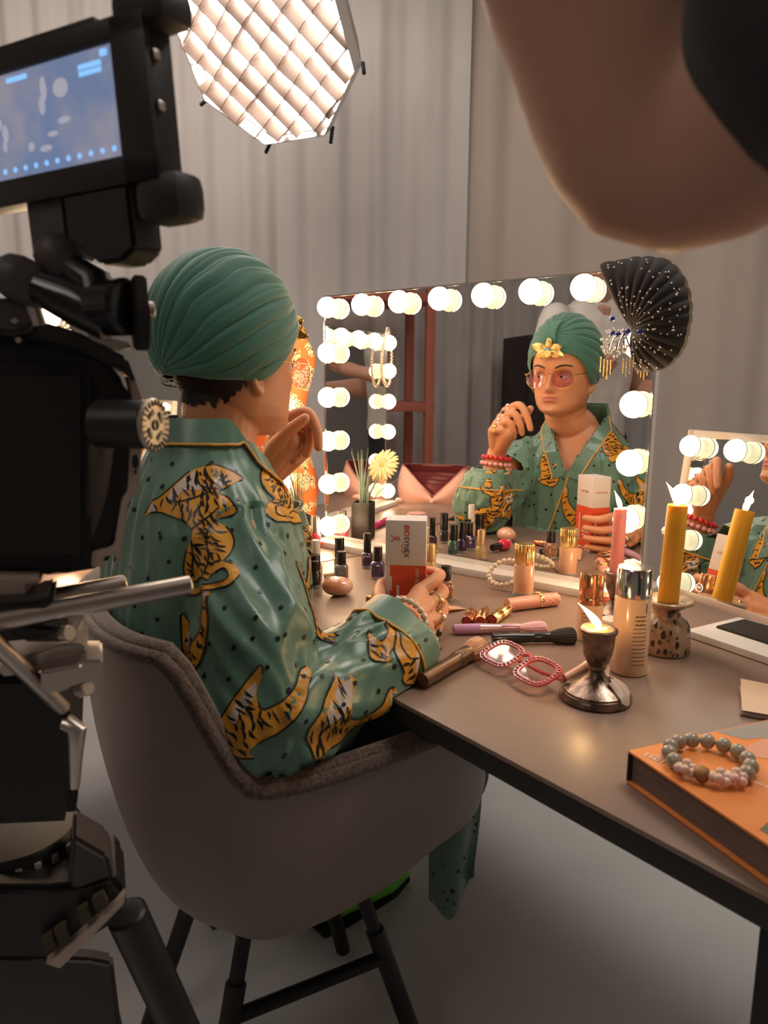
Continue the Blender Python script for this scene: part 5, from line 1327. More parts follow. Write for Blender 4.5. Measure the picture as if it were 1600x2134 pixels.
# pearl bracelet on the mirror base
def pearl_ring(name, label, C, axis, R, n, r, m, cat='bracelet', e1=None, special=None):
    C = Vector(C); t = thing(name, label, cat, C); axis = Vector(axis).normalized(); a1 = axis.orthogonal().normalized(); a2 = axis.cross(a1)
    ring = [a1 * R * math.cos(2 * math.pi * k / n) + a2 * R * math.sin(2 * math.pi * k / n) for k in range(n)]
    obj('cord', tube(ring, .0006, 5, True), m, t); me = mesh_of(sphere(r, n=20, m=12), 'pearl', m)
    for k, p in enumerate(ring):
        if special and k in special: continue
        obj('pearl', me, None, t, M=Matrix.Translation(p))
    return t, ring
t, ring = pearl_ring('pearl_bracelet', 'cream pearl bracelet with gold clasp leaning on the mirror base', (.245, 1.440, ZT + .030), (-.35, -.45, .82), .034, 20, .0056, m_pearl)
obj('clasp', tube([ring[14] + Vector((0, 0, -.004)), ring[14] + Vector((-.004, -.012, -.014)), ring[14] + Vector((-.010, -.022, -.022))], [.002, .0025, .001], 8), m_gold, t)
# lipsticks
def lipstick(label, p, q, r, m=None, taper=1.0, flute=False, cat='lipstick', cap_t=.45, name='lipstick'):
    p, q = Vector(p), Vector(q); d = (q - p); L = d.length; M = frame(p, d.cross(Vector((0, 0, 1))), Vector((0, 0, 1)), d); t = thing(name, label, cat, M=M)
    if flute: obj('base_tube', fluted(r, 0, L * cap_t, 20), m or m_rgold, t); obj('cap', fluted(r * .98 * taper, L * cap_t + .0012, L, 20), m or m_rgold, t)
    else: obj('base_tube', lathe([(r * .94, 0), (r, .001), (r, L * cap_t)], 28), m or m_rgold, t); obj('cap', lathe([(r * .97, L * cap_t), (r * .98, L * cap_t + .001), (r * taper, L - .001), (r * taper * .93, L)], 28), m or m_rgold, t)
    obj('ring_band', lathe([(r * 1.03, L * cap_t - .0012), (r * 1.03, L * cap_t + .0012)], 28), m_ygold, t)
    obj('end_disc', lathe([(r * .8, -.0004), (r * .8, .0002)], 24), mat('lip_end_red', (.35, .05, .04), .3), t)
    return t
lipstick('short fluted rose-gold lipstick leftmost of the three behind the lilac brush', (.140, 1.188, ZT + .0098), (.155, 1.240, ZT + .0098), .0095, flute=True)
lipstick('tapered copper lip gloss tube between two fluted lipsticks', (.163, 1.190, ZT + .0098), (.182, 1.262, ZT + .0098), .0095, taper=.62, cap_t=.55)
lipstick('fluted gold lipstick pointing at the pink quilted tube', (.183, 1.198, ZT + .0100), (.222, 1.262, ZT + .0100), .0098, m_ygold, flute=True)
lipstick('copper lipstick tube half hidden under the hand', (-.028, 1.318, ZT + .0085), (.012, 1.292, ZT + .0085), .0083, mat('copper_brown', (.55, .22, .12), .25, .9))
# pink quilted lipstick
m_pkt = mat('quilted_pink', (.72, .33, .24), .4, coat=.2)
p, q = Vector((.222, 1.276, ZT + .0125)), Vector((.322, 1.318, ZT + .0125)); d = q - p; M = frame(p, d.cross(Vector((0, 0, 1))), Vector((0, 0, 1)), d); L = d.length
t = thing('lipstick', 'pink lipstick case with quilted cap and gold bow in front of the foundation', 'lipstick', M=M)
obj('base_tube', lathe([(.0075, 0), (.0118, 0), (.0118, L * .60)], 28), m_pkt, t); obj('inner_tube', lathe([(.0070, .002), (.0070, .004)], 20), m_blk, t)
def quilt(u, v):
    a = 2 * math.pi * u; z = L * (.66 + .34 * v); r = .0118 + .0009 * (abs(math.sin(a * 4 + v * 9)) * abs(math.sin(a * 4 - v * 9))) ** .6 - .003 * max(0, (v - .9) / .1) ** 2
    return (r * math.cos(a), r * math.sin(a), z)
obj('quilted_cap', gjoin(grid(quilt, 64, 28, True), lathe([(.0001, L), (.0088, L)], 32, False)), m_pkt, t)
obj('gold_band', lathe([(.0124, L * .60), (.0127, L * .61), (.0127, L * .65), (.0124, L * .66)], 28), m_ygold, t)
obj('bow', gjoin(*[gmat(sphere(.0035, n=12, m=8, sc=(1.6, 1, .8)), Matrix.Translation((s * .005, .0128, L * .63)) @ Matrix.Rotation(s * .5, 4, 'Y')) for s in (-1, 1)] + [sphere(.002, (0, .0135, L * .63))]), m_ygold, t)
obj('label_window', gmat(boxb(-.0045, .0045, .0113, .0121, L * .18, L * .5), Matrix.Rotation(.9, 4, 'Z')), mat('window_brown', (.30, .13, .08), .3), t)
# squeeze tube
def sq(u, v):
    a = 2 * math.pi * u; w_ = .0085 + .004 * v; h = .0080 * (1 - v) + .0006; return (w_ * math.cos(a), h * math.sin(a) + .0082 * (1 - v * .88), v * .055)
M = frame((.098, 1.262, ZT + .0005), Vector((.80, .60, 0)).cross(Vector((0, 0, 1))), (0, 0, 1), (.80, .60, 0))
t = thing('squeeze_tube', 'flat nude squeeze tube sticking out under the ringed fingers', 'tube', M=M)
obj('tube_body', grid(sq, 28, 12, True), mat('tube_nude', (.66, .35, .20), .3, coat=.4), t); obj('tube_cap', gmat(lathe([(.0085, -.022), (.0090, -.020), (.0090, 0)], 24), Matrix.Translation((0, .0092, 0))), m_rgold, t)
# brushes
def brush(label, pts, r0, r1, mh, mf, mb_, tip, rb, bl, flat=1.0, end_m=None, endf=.0):
    p, q = Vector(pts[0]), Vector(pts[1]); d = q - p; L = d.length; M = frame(p, d.cross(Vector((0, 0, 1))), Vector((0, 0, 1)), d); t = thing('makeup_brush', label, 'brush', M=M)
    e = endf * L
    if end_m: obj('handle_end', lathe([(r0 * .3, -.002), (r0 * .85, .001), (r0, .006), (r0, e)], 24), end_m, t)
    obj('handle', lathe([(r0 * .6, e), (r0, e + .001), (r0 * 1.02, L * .4), (r1 * .9, L * .72)], 24), mh, t)
    obj('ferrule', lathe([(r1 * .92, L * .72), (r1, L * .74), (r1 * 1.02, L)], 24), mf, t)
    # bristle bundle: ribbed surface
    def bf(u, v):
        a = 2 * math.pi * u; k = r1 + (rb - r1) * math.sin(min(1, v * 1.25) * math.pi / 2) if v < .8 else rb * math.sqrt(max(0, 1 - ((v - .8) / .2) ** 2 * .98))
        k *= 1 + .035 * math.sin(u * 150) + .02 * math.sin(u * 67 + 2)
        return (k * math.cos(a), k * math.sin(a) * flat, L + bl * (v if v < .8 else .8 + .2 * math.sin((v - .8) / .2 * math.pi / 2)))
    obj('bristles', grid(bf, 96, 22, True), mb_, t); return t
m_brs = mat('bristle_tan', (.68, .40, .24), .8, col2=(.45, .22, .12), vscale=40); m_brp = mat('bristle_pink', (.80, .45, .42), .8, col2=(.70, .35, .40), vscale=30); m_brk = mat('bristle_black', (.03, .022, .02), .7)
m_lil = mat('handle_lilac', (.55, .30, .52), .35, coat=.4); m_lil2 = mat('handle_lilac_pale', (.62, .40, .48), .3, .5); m_hblk = mat('handle_black', (.012, .011, .011), .3, coat=.4); m_hbr = mat('handle_bronze', (.16, .10, .07), .28, .7)
brush('lilac fan brush with pink bristles lying behind the black brush', ((.114, 1.150, ZT + .009), (.222, 1.160, ZT + .010)), .0085, .0075, m_lil2, m_lil2, m_brp, None, .016, .046, .55, m_lil, .42)
brush('black powder brush with dark bristles in front of the lilac brush', ((.170, 1.104, ZT + .010), (.262, 1.112, ZT + .0115)), .0092, .0082, m_hblk, m_hblk, m_brk, None, .0150, .042, .9)
brush('stubby foundation brush with bronze handle and cream bristles near the cuff', ((.052, .930, ZT + .0115), (.124, 1.028, ZT + .016)), .0105, .0120, m_hbr, m_hbr, m_brs, None, .0165, .040, .95)
brush('pale pink brush handle sticking out behind the silver candlestick', ((.246, .956, ZT + .0065), (.330, 1.044, ZT + .012)), .0045, .0085, mat('handle_blush', (.74, .42, .34), .35, coat=.3), m_rgold, m_brp, None, .0115, .035, .9)
# rhinestone glasses
m_pkfr = mat('frame_pink_clear', (.80, .16, .17), .12, alpha=.80, coat=1.0); m_rh = mat('rhinestone', (.45, .25, .28), .08, .85); m_pklens = tinted('lens_clear_pink', (.95, .80, .78), .10)
GLp, GRp = Vector((.170, 1.012, ZT + .0215)), Vector((.213, .936, ZT + .0215))
gx = (GRp - GLp).normalized(); gn = Vector((-.30, -.18, .93)); gn = (gn - gx * gn.dot(gx)).normalized(); gy = gn.cross(gx)
MG = frame((GLp + GRp) / 2, gx, gy, gn); t = thing('sunglasses', 'pink clear square sunglasses edged with rhinestones lying on the table', 'glasses', M=MG)
rhm = mesh_of(sphere(.0025, n=8, m=6, sc=(1, 1, .6)), 'rhinestone', m_rh)
for s in (-1, 1):
    sh_ = [(s * .0375 + .0315 * abs(math.cos(a)) ** .62 * (1 if math.cos(a) > 0 else -1), .0265 * abs(math.sin(a)) ** .62 * (1 if math.sin(a) > 0 else -1) - .002) for a in np.linspace(0, 2 * math.pi, 41)[:-1]]
    c = Vector((s * .0375, -.002, 0)); inn = [((x - c.x) * .78 + c.x, (y - c.y) * .76 + c.y) for x, y in sh_]
    N = 40; V = [(x, y, 0) for x, y in sh_] + [(x, y, 0) for x, y in inn] + [(x, y, .004) for x, y in inn] + [(x, y, .004) for x, y in sh_]
    Fq = [(b * N + k, b * N + (k + 1) % N, ((b + 1) % 4) * N + (k + 1) % N, ((b + 1) % 4) * N + k) for b in range(4) for k in range(N)]
    r_ = obj('lens_frame', (V, Fq), m_pkfr, t); obj('lens', ([(x, y, .002) for x, y in inn], [tuple(range(N))]), m_pklens, t, smooth=False)
    dn_ = [Vector((s * .0375 + .0283 * abs(math.cos(a)) ** .62 * (1 if math.cos(a) > 0 else -1), .0235 * abs(math.sin(a)) ** .62 * (1 if math.sin(a) > 0 else -1) - .002, .0046)) for a in np.linspace(0, 2 * math.pi, 721)]
    cl_ = [0.0]
    for p_, q2 in zip(dn_[:-1], dn_[1:]): cl_.append(cl_[-1] + (q2 - p_).length)
    for k in range(30):
        i_ = int(np.searchsorted(cl_, cl_[-1] * k / 30)); obj('rhinestone', rhm, None, r_, M=Matrix.Translation(dn_[i_]))
    obj('temple_arm', tube(catmull([(s * .068, .014, 0), (s * .070, .014, -.008), (s * .045, .012, -.012), (-s * .03, .010, -.012)], 6), .0026, 8), m_pkfr, t)
obj('bridge', tube(catmull([(-.010, .012, .002), (0, .016, .003), (.010, .012, .002)], 5), .0032, 8), m_pkfr, t)
# serum and tall bottle
m_milk = mat('glass_milky_peach', (.80, .50, .30), .25, coat=.6); m_ink2 = mat('ink_brown', (.28, .14, .08), .6)
t = thing('serum_bottle', 'milky serum bottle with rose-gold cap between black brush and silver-capped bottle', 'bottle', (.330, 1.135, ZT))
obj('bottle', lathe([(.0185, 0), (.0195, .001), (.0195, .058), (.0185, .060)], 32), m_milk, t); obj('collar', lathe([(.0190, .060), (.0192, .061), (.0192, .070), (.0188, .071)], 32), m_rgold, t); obj('cap', lathe([(.0188, .0715), (.0190, .072), (.0188, .108), (.0178, .110)], 32), m_rgold, t)
for q, (s, z) in enumerate((('THE MAGIC', .0042), ('SERUM ELIXIR', .0042), ('HYDRATE SMOOTH', .0028), ('REVIVE AND GLOW', .0028), ('30 ML', .0028))): obj('lettering', wrap(rule(.020 if q < 3 else .014, z * .42, 7, q + 3), .0197, .046 - q * .0058, math.radians(-115)), m_ink2, t, smooth=False)
t = thing('toner_bottle', 'tall peach bottle with chrome cap behind the silver candlestick', 'bottle', (.350, 1.000, ZT))
obj('bottle', lathe([(.0235, 0), (.0250, .0015), (.0250, .110), (.0235, .112)], 40), m_milk, t); obj('cap', lathe([(.0240, .1125), (.0245, .113), (.0242, .151), (.0225, .153), (.0001, .1532)], 40), mat('cap_chrome', (.86, .82, .80), .12, 1.0), t)
for q in range(13): obj('print_line', wrap(rule(.016 if q < 3 else .020, .0024 if q < 3 else .0014, 5 if q < 3 else 8, q), .0252, .088 - q * .0058, math.radians(-80)), m_ink2, t, smooth=False)
obj('print_mark', wrap(([(-.0008, 0, 0), (.0008, 0, 0), (.0008, .014, 0), (-.0008, .014, 0)], [(0, 1, 2, 3)]), .0252, .092, math.radians(-62)), m_ink, t, smooth=False)
t = thing('cream_jar', 'small white lidded jar peeking between the serum and the tall bottle', 'jar', (.374, 1.155, ZT))
obj('jar', lathe([(.0175, 0), (.0185, .001), (.0185, .012)], 28), m_milk, t); obj('lid', lathe([(.0185, .0125), (.0188, .013), (.0188, .026), (.0178, .0275)], 28), m_wcap, t)
# candles
m_flame = mat('flame_glow', (1, .6, .2), .5, emit=(1.0, .58, .20), es=FLAME_E)
m_wick = mat('wick', (.03, .02, .015), .9)
def flame(t, c, h, lean, r=.0042):
    c = Vector(c); pts = []; rad = []
    for k in range(13):
        u = k / 12; pts.append(c + Vector((lean[0] * u ** 1.3, lean[1] * u ** 1.3, h * u))); rad.append(max(.0002, r * math.sin(math.pi * min(1, (u * .93 + .10)) ** .62) ))
    f = obj('flame', tube(pts, rad, 14), m_flame, t, world=True); f.visible_shadow = True
    obj('wick', tube([c + Vector((0, 0, -.003)), c + Vector((lean[0] * .05, 0, .004))], .0009, 6), m_wick, t, world=True)
    ld = bpy.data.lights.new('flame_light', 'POINT'); ld.energy = .8; ld.color = (1, .58, .24); ld.shadow_soft_size = .006
    lo = bpy.data.objects.new('flame_light', ld); COL.objects.link(lo); lo.location = c + Vector((lean[0] * .5, lean[1] * .5, h * .5)); 
m_pewter = mat('tarnished_silver', (.42, .30, .24), .32, .85, col2=(.10, .065, .05), vscale=45, bump=.3, bscale=160); m_wax = mat('wax_drip', (.62, .46, .36), .4, sss=.2, bump=.4, bscale=120)
CP = [(.044, 0), (.0455, .002), (.0455, .005), (.0430, .008), (.0425, .010), (.0405, .0105), (.0400, .013), (.0365, .015), (.030, .019), (.019, .025), (.0115, .032), (.0095, .038), (.0110, .041), (.0120, .043), (.0115, .046), (.0140, .050), (.0180, .060), (.0200, .074), (.0205, .084), (.0215, .088), (.0235, .091), (.0235, .094), (.0215, .096), (.0150, .094), (.0130, .090), (.0001, .090)]
def candlestick(label, loc, k=1.0):
    t = thing('candlestick', label, 'candlestick', loc)
    obj('body', lathe([(r * k, z * k) for r, z in CP], 48), m_pewter, t); obj('felt_foot', lathe([(.0440 * k, -.0005), (.0440 * k, .001)], 40), m_blk, t); return t
t = candlestick('tarnished silver candlestick with wax drips and burning stub in the foreground', (.276, .905, ZT + .0006))
def drip(u, v):
    a = math.radians(-60 + 150 * u); r = .020 + .0245 * v + .002 * math.sin(u * 20); z = np.interp(r, [.0115, .019, .030, .0365, .0425, .046], [.034, .0275, .0215, .0175, .013, .004]) + .0015 + .001 * math.sin(u * 31 + v * 7)
    return (r * math.cos(a), r * math.sin(a), z)
obj('wax_drip', thick(grid(drip, 40, 12), .0025), m_wax, t)
obj('wax_pool', lathe([(.0195, .0945), (.0185, .0952), (.0001, .0945)], 32), mat('wax_amber', (.66, .26, .06), .2, coat=.6, bump=.5, bscale=200), t)
fl = Vector((.276, .905, ZT + .096)); flame(t, fl, .034, (-.030, -.004), .0048)
t = candlestick('silver candlestick with the pink candle standing before the big mirror', (.405, 1.250, ZT + .0006), .86)
tp_ = thing('candle', 'lit pink candle in the far silver candlestick', 'candle', (.405, 1.250, ZT + .0785))
obj('candle_body', lathe([(.0115, 0), (.0118, .002), (.0113, .112), (.0105, .1145), (.005, .1135), (.0001, .113)], 28), mat('wax_pink', (.82, .30, .28), .4, sss=.35), tp_); flame(tp_, (.405, 1.250, ZT + .0785 + .116), .030, (-.012, 0), .0042)
m_cer = mat('ceramic_speckled', (.56, .40, .27), .3, coat=.5, col2=(.34, .20, .11), vscale=35, bump=.2, bscale=220); m_spot = mat('ceramic_brown_spots', (.05, .028, .018), .3, coat=.5)
t = thing('candle_holder', 'brown-speckled ceramic candle holder with wide rim under the yellow candle', 'candle holder', (.432, 1.083, ZT))
cprof = [(.033, 0), (.0355, .002), (.036, .010), (.0355, .030), (.034, .042), (.0300, .050), (.0225, .055), (.0195, .061), (.0200, .068), (.0240, .073), (.0345, .076), (.0375, .079), (.0375, .082), (.0350, .0835), (.0230, .080), (.0155, .079), (.0001, .079)]
cer = obj('body', lathe(cprof, 48), m_cer, t)
rs = random.Random(21); gs = []
for k in range(130):
    z = rs.choice([rs.uniform(.004, .048)] * 3 + [rs.uniform(.05, .075)]); r = np.interp(z, [p[1] for p in cprof[:11]], [p[0] for p in cprof[:11]]) + .0003; a0 = rs.uniform(0, 6.283); sz = rs.choice([.0012, .0018, .0030, .0042, .0050])
    V = []
    for q in range(9):
        a = 2 * math.pi * q / 9; rr3 = sz * rs.uniform(.65, 1.2); zz2 = z + rr3 * 1.2 * math.sin(a); r2 = np.interp(zz2, [p[1] for p in cprof[:11]], [p[0] for p in cprof[:11]]) + .0004; th = a0 + rr3 * .75 * math.cos(a) / r2
        V.append((r2 * math.cos(th), r2 * math.sin(th), zz2))
    gs.append((V, [tuple(range(9))]))
for k in range(24):
    a0 = rs.uniform(0, 6.283); r0 = rs.uniform(.020, .033); sz = rs.uniform(.001, .0022); z = np.interp(r0, [.0155, .0230, .0350], [.0792, .0802, .0837]) + .0003
    gs.append(([(r0 * math.cos(a0) + sz * math.cos(q * .785), r0 * math.sin(a0) + sz * math.sin(q * .785), z) for q in range(8)], [tuple(range(8))]))
obj('brown_spots', gjoin(*gs), m_spot, cer)['kind'] = 'stuff'
ty = thing('candle', 'tall lit yellow candle in the speckled ceramic holder', 'candle', M=Matrix.Translation((.432, 1.083, ZT + .0792)) @ Matrix.Rotation(math.radians(1.5), 4, 'Y'))
obj('candle_body', lathe([(.0150, 0), (.0155, .002), (.0147, .145), (.0142, .148), (.0090, .1465), (.0001, .146)], 32), mat('wax_yellow', (.85, .42, .03), .38, sss=.3), ty); flame(ty, (.436, 1.083, ZT + .2272), .034, (-.020, 0), .0050)
# papers and book
m_paper = mat('paper_cream', (.72, .52, .40), .7); m_paper2 = mat('paper_grey_edge', (.42, .34, .32), .7)
rs = random.Random(5); px_ = Vector((.80, -.60, 0)); 
for k in range(6):
    M = Matrix.Translation((.525, .868, ZT + .0002 + k * .0014)) @ Matrix.Rotation(math.radians(-28 + rs.uniform(-5, 5)), 4, 'Z')
    cur = .012 if k == 5 else 0
    g = thick(grid(lambda u, v: ((u - .5) * .14, (v - .5) * .09, .0004 + cur * max(0, (v - .5)) ** 2 * 2.5 * (1 - u) ), 10, 8), .0009)
    if k < 5: single('paper_card', g, m_paper if k % 2 else m_paper2, 'loose card lower in the small stack beside the book', 'card', 'cards stacked by the small mirror', M=M)
    else:
        o = single('paper_card', g, m_paper, 'curling cream card on top of the small stack at the right edge', 'card', 'cards stacked by the small mirror', M=M)
        obj('printed_photo', grid(lambda u, v: (-.01 + u * .06, -.03 + v * .05, .0022 + cur * max(0, (v * .55 - .3)) ** 2), 4, 4), mat('photo_skin_tone', (.60, .27, .18), .5), o)
bx, by = Vector((.926, .377, 0)).normalized(), Vector((.377, -.926, 0)).normalized()
MBK = frame((.2495, .6985, ZT + .0006), bx, -by, (0, 0, 1))        # x into the table, y away; near side runs along -y
t = thing('book', 'thick orange hardback design book under the pearl bracelet', 'book', M=MBK)
BL_, BW_, BT = .25, .215, .0355
m_cov = mat('cover_orange', (.80, .27, .07), .42, col2=(.74, .22, .05), vscale=14); m_page = mat('book_page_edges', (.20, .13, .105), .8, stretch=(1, 1, 90), var=.3, vscale=30)
obj('cover_board', boxb(0, BW_, -BL_, 0, BT - .003, BT, .0012), m_cov, t); obj('cover_board', boxb(0, BW_, -BL_, 0, 0, .003, .0012), m_cov, t)
obj('page_block', boxb(.005, BW_ - .003, -BL_ + .005, -.003, .003, BT - .003), m_page, t, smooth=False)
obj('book_spine', boxb(0, BW_, -.003, .0, .003, BT - .003, .001), m_edge, t)
m_gr = mat('cover_grey_shape', (.30, .27, .25), .45); m_sal = mat('cover_salmon_shape', (.72, .33, .22), .45); m_ol = mat('cover_olive_shape', (.13, .12, .05), .45); m_wh = mat('cover_white_ink', (.80, .62, .52), .5)
def cov(name, poly, m, z=BT + .0002): return obj(name, ([(x, y, z) for x, y in poly], [tuple(range(len(poly)))]), m, t, smooth=False)
cov('cover_shape', [(.115, -.002), (.130, -.026), (.150, -.030), (.155, -.045), (.185, -.055), (.21, -.03), (.21, -.002)], m_gr)
cov('cover_shape', [(.112, -.04), (.150, -.032), (.21, -.065), (.21, -.10), (.15, -.085), (.11, -.06)], m_sal, BT + .0003)
cov('cover_shape', [(.010, -.150), (.040, -.140), (.052, -.146), (.038, -.160), (.034, -.180), (.012, -.176)], m_ol)
cov('cover_shape', [(.034, -.182), (.040, -.160), (.055, -.146), (.075, -.145), (.10, -.160), (.12, -.21), (.012, -.24), (.02, -.19)], mat('cover_light_orange', (.75, .26, .08), .45))
obj('lettering', gmat(text('design', .020, 'LEFT'), frame((.026, -.060, BT + .0004), (-.35, .94, 0), (-.94, -.35, 0), (0, 0, 1))), m_wh, t, smooth=False)
for q in range(4): obj('lettering', gmat(gmat(rule(.07, .003, 8), Matrix.Translation((.035, 0, 0))), frame((.085 + q * .010, -.135 + .01 * q, BT + .0004), (-.35, .94, 0), (-.94, -.35, 0), (0, 0, 1))), m_wh, t, smooth=False) if q < 1 else None
t2, ring = pearl_ring('pearl_bracelet', 'grey-gold pearl bracelet with pink flower beads lying on the orange book', (.318, .668, ZT + BT + .0092), (0, 0, 1), .0365, 15, .0076, m_pearlg, special=(7, 8, 9, 10))
m_quartz = mat('quartz_petals', (.80, .52, .44), .25, sss=.3, coat=.4); m_filig = mat('filigree_gold', (.38, .22, .10), .4, .8, bump=.8, bscale=700)
a1 = Vector((0, 0, 1)).orthogonal().normalized(); ang_t = math.atan2(-.045, -.01)
bd_ = sorted(range(15), key=lambda k: (ring[k] - Vector((-.004, -.05, 0))).length)
for k in (7, 8, 9, 10):
    p = ring[k]
    if k in (8,): obj('filigree_bead', sphere(.0078, p, 16, 12), m_filig, t2)
    else:
        fl_ = obj('flower_bead', sphere(.0048, p, 12, 8), m_filig, t2)
        for q in range(6):
            a = q * 1.047; obj('petal', gmat(sphere(.0050, n=12, m=8, sc=(1.0, .85, .9)), Matrix.Translation(p + Vector((.0068 * math.cos(a), .0068 * math.sin(a), .002 * math.sin(q * 2.1))))), m_quartz, fl_)
# red compact-like tag behind the pink candle
t = thing('lip_balm', 'small red-orange lip balm tin behind the serum bottle near the mirror base', 'lip balm', (.405, 1.335, ZT))
obj('tin', lathe([(.0165, 0), (.0175, .001), (.0175, .010)], 28), mat('tin_red', (.66, .09, .05), .35, coat=.5), t); obj('lid', lathe([(.0178, .010), (.0178, .017), (.0165, .0185), (.0001, .0187)], 28), mat('tin_orange', (.72, .16, .07), .35, coat=.5), t)

# ---------------------------------------------------------------- seen in the mirror: vase, bag, compact, marker, necklace
m_vase = mat('vase_dark_hammered', (.032, .029, .025), .5, bump=.5, bscale=160)
t = thing('flower_vase', 'dark square vase with a cream gerbera and thin grass beside the mirrors', 'vase', (-.206, 1.728, ZT), .5)
obj('vase', gjoin(sqloft([(.026, 0), (.027, .002), (.027, .094), (.0255, .096), (.0235, .095), (.0235, .06)], 7.0)), m_vase, t)
m_stem = mat('stem_green', (.30, .32, .10), .5); m_petal = mat('gerbera_cream', (.80, .66, .36), .6, sss=.2); m_grass = mat('grass_bluegreen', (.20, .30, .24), .5)
_ri = Matrix.Rotation(-.5, 3, 'Z'); fh = _ri @ Vector((-.058, -.064, .185)); obj('stem', tube(catmull([(0, 0, .02), fh * .35 + Vector((0, 0, .045)), fh + Vector((0, 0, -.012)), fh], 6), .0024, 8), m_stem, t)
fd = (_ri @ Vector((.50, .62, .42))).normalized(); MF = frame(fh, fd.orthogonal(), fd.cross(fd.orthogonal()), fd)
fc_ = obj('flower_head', gmat(sphere(.011, n=18, m=12, sc=(1, 1, .5)), MF), mat('gerbera_center', (.55, .42, .12), .7, bump=.6, bscale=300), t)
pm_ = mesh_of(gmat(thick(grid(lambda u, v: (.008 + .042 * u, .0062 * (v - .5) * 2 * math.sin(math.pi * min(1, u * .85 + .12)) ** .6, .003 + .006 * u - .014 * u * u), 8, 5), .0008), Matrix.Identity(4)), 'petal', m_petal)
for q in range(26): obj('petal', pm_, None, fc_, M=MF @ Matrix.Translation((0, 0, .0012 * (q % 2))) @ Matrix.Rotation(q * 2 * math.pi / 26, 4, 'Z') @ Matrix.Rotation(.10 * (q % 2), 4, 'Y'))
rs = random.Random(9)
for q in range(30):
    a = rs.uniform(0, 6.283); r = rs.uniform(0, .014); ln = rs.uniform(.10, .20); le = rs.uniform(.0, .09) * rs.choice([.5, 1, 1.3]); b = Vector((r * math.cos(a), r * math.sin(a), .06))
    d = (Vector((math.cos(a), math.sin(a), 0)) * .7 + _ri @ Vector((-.45, -.45, 0))); obj('grass_blade', tube([b, b + d * le * .25 + Vector((0, 0, ln * .5)), b + d * le + Vector((0, 0, ln * .95))], [.0014, .0012, .0003], 5), m_grass, t)
# pink makeup bag, unzipped
m_bag = mat('bag_blush_leather', (.72, .40, .33), .42, bump=.1, bscale=200); m_lin = mat('bag_burgundy_lining', (.17, .03, .04), .3, coat=.3, bump=.3, bscale=60)
MBg = frame((-.775, 1.355, ZT), Vector((.45, -.89, 0)), Vector((.89, .45, 0)), (0, 0, 1))
t = thing('makeup_bag', 'open blush-pink makeup bag with burgundy lining on the second table', 'bag', M=MBg)
def bagf(u, v):
    a = 2 * math.pi * u; c, s = math.cos(a), math.sin(a)
    w_ = .125 * (1 - .06 * v); d_ = .060 * (1 - .30 * v)
    x = w_ * abs(c) ** .5 * (1 if c > 0 else -1); y = d_ * abs(s) ** .6 * (1 if s > 0 else -1)
    z = v * (.120 - .100 * max(0, s) * (1 - min(1, abs(x) / .105)) ** .9)
    return (x + .010 * (1 if c > 0 else -1) * math.sin(math.pi * v) * abs(c), y + .012 * s * math.sin(math.pi * v), z + .001)
obj('bag_body', thick(grid(bagf, 80, 14, True), .003), m_bag, t)
obj('bag_bottom', gmat(prism([(bagf(k / 40, 0)[0], bagf(k / 40, 0)[1]) for k in range(40)], .002, 0), Matrix.Identity(4)), m_bag, t)
obj('lining', gmat(thick(grid(lambda u, v: (lambda p: (p[0] * .965, p[1] * .93, p[2] + .002))(bagf(u, v)), 60, 10, True), .001), Matrix.Identity(4)), m_lin, t)
for k in range(4): obj('divider', gmat(thick(grid(lambda u, v: (-.10 + .20 * u, -.035 + k * .020 + .004 * math.sin(u * 9 + k), .01 + v * (.085 - .012 * k)), 14, 5), .0015), Matrix.Identity(4)), m_lin, t)
obj('zip_edge', tube([Vector(bagf(k / 80, 1)) for k in range(80)], .0022, 6, True), mat('zip_rose', (.55, .25, .18), .4), t)
obj('zip_pull', boxb(-.006, .006, .064, .070, .002, .012, .002), m_wcap, t)
# compact, sponge, marker, small pieces on the second table
t = thing('powder_compact', 'round clear powder compact in front of the pink bag', 'compact', (-.475, 1.505, ZT))
obj('case', lathe([(.030, 0), (.032, .001), (.032, .009), (.030, .010)], 32), mat('compact_clear', (.55, .45, .45), .15, coat=.8), t); obj('powder_pan', lathe([(.026, .0102), (.026, .0125), (.024, .013), (.0001, .013)], 32), mat('powder_pink', (.70, .38, .30), .7), t)
t = thing('lip_gloss', 'bright magenta lip gloss tube near the side mirror', 'lip gloss', M=frame((-.310, 1.672, ZT + .0105), Vector((0, 0, 1)).cross(Vector((-.84, -.54, 0))), (0, 0, 1), (-.84, -.54, 0)))
obj('gloss_tube', lathe([(.008, 0), (.0095, .002), (.0095, .060)], 24), mat('gloss_magenta', (.62, .02, .16), .25, coat=.6), t); obj('cap', lathe([(.0088, .060), (.0100, .062), (.0100, .098), (.009, .100)], 24), mat('gloss_cap_pink', (.70, .05, .25), .3, coat=.5), t)
# beaded necklace hung on the far corner of the side mirror
t = thing('bead_necklace', 'clear bead necklace hanging over the corner of the side mirror', 'necklace', M=ML)
nk = catmull([(.010, -.012, .575), (.042, -.020, .560), (.070, -.020, .500), (.075, -.020, .440), (.050, -.022, .400), (.022, -.022, .400), (.004, -.020, .440), (.000, -.020, .510)], 14, True)
obj('strand', tube(nk, .0012, 5, True), m_silver, t); m_cry = mat('crystal_bead', (.78, .66, .56), .1, .6); bm_ = mesh_of(sphere(.0042, n=8, m=6), 'bead', m_cry)
for k, p in enumerate(nk):
    obj('bead', bm_, None, t, M=Matrix.Translation(p + Vector((.003 * (1 if k % 2 else -1), 0, 0))))
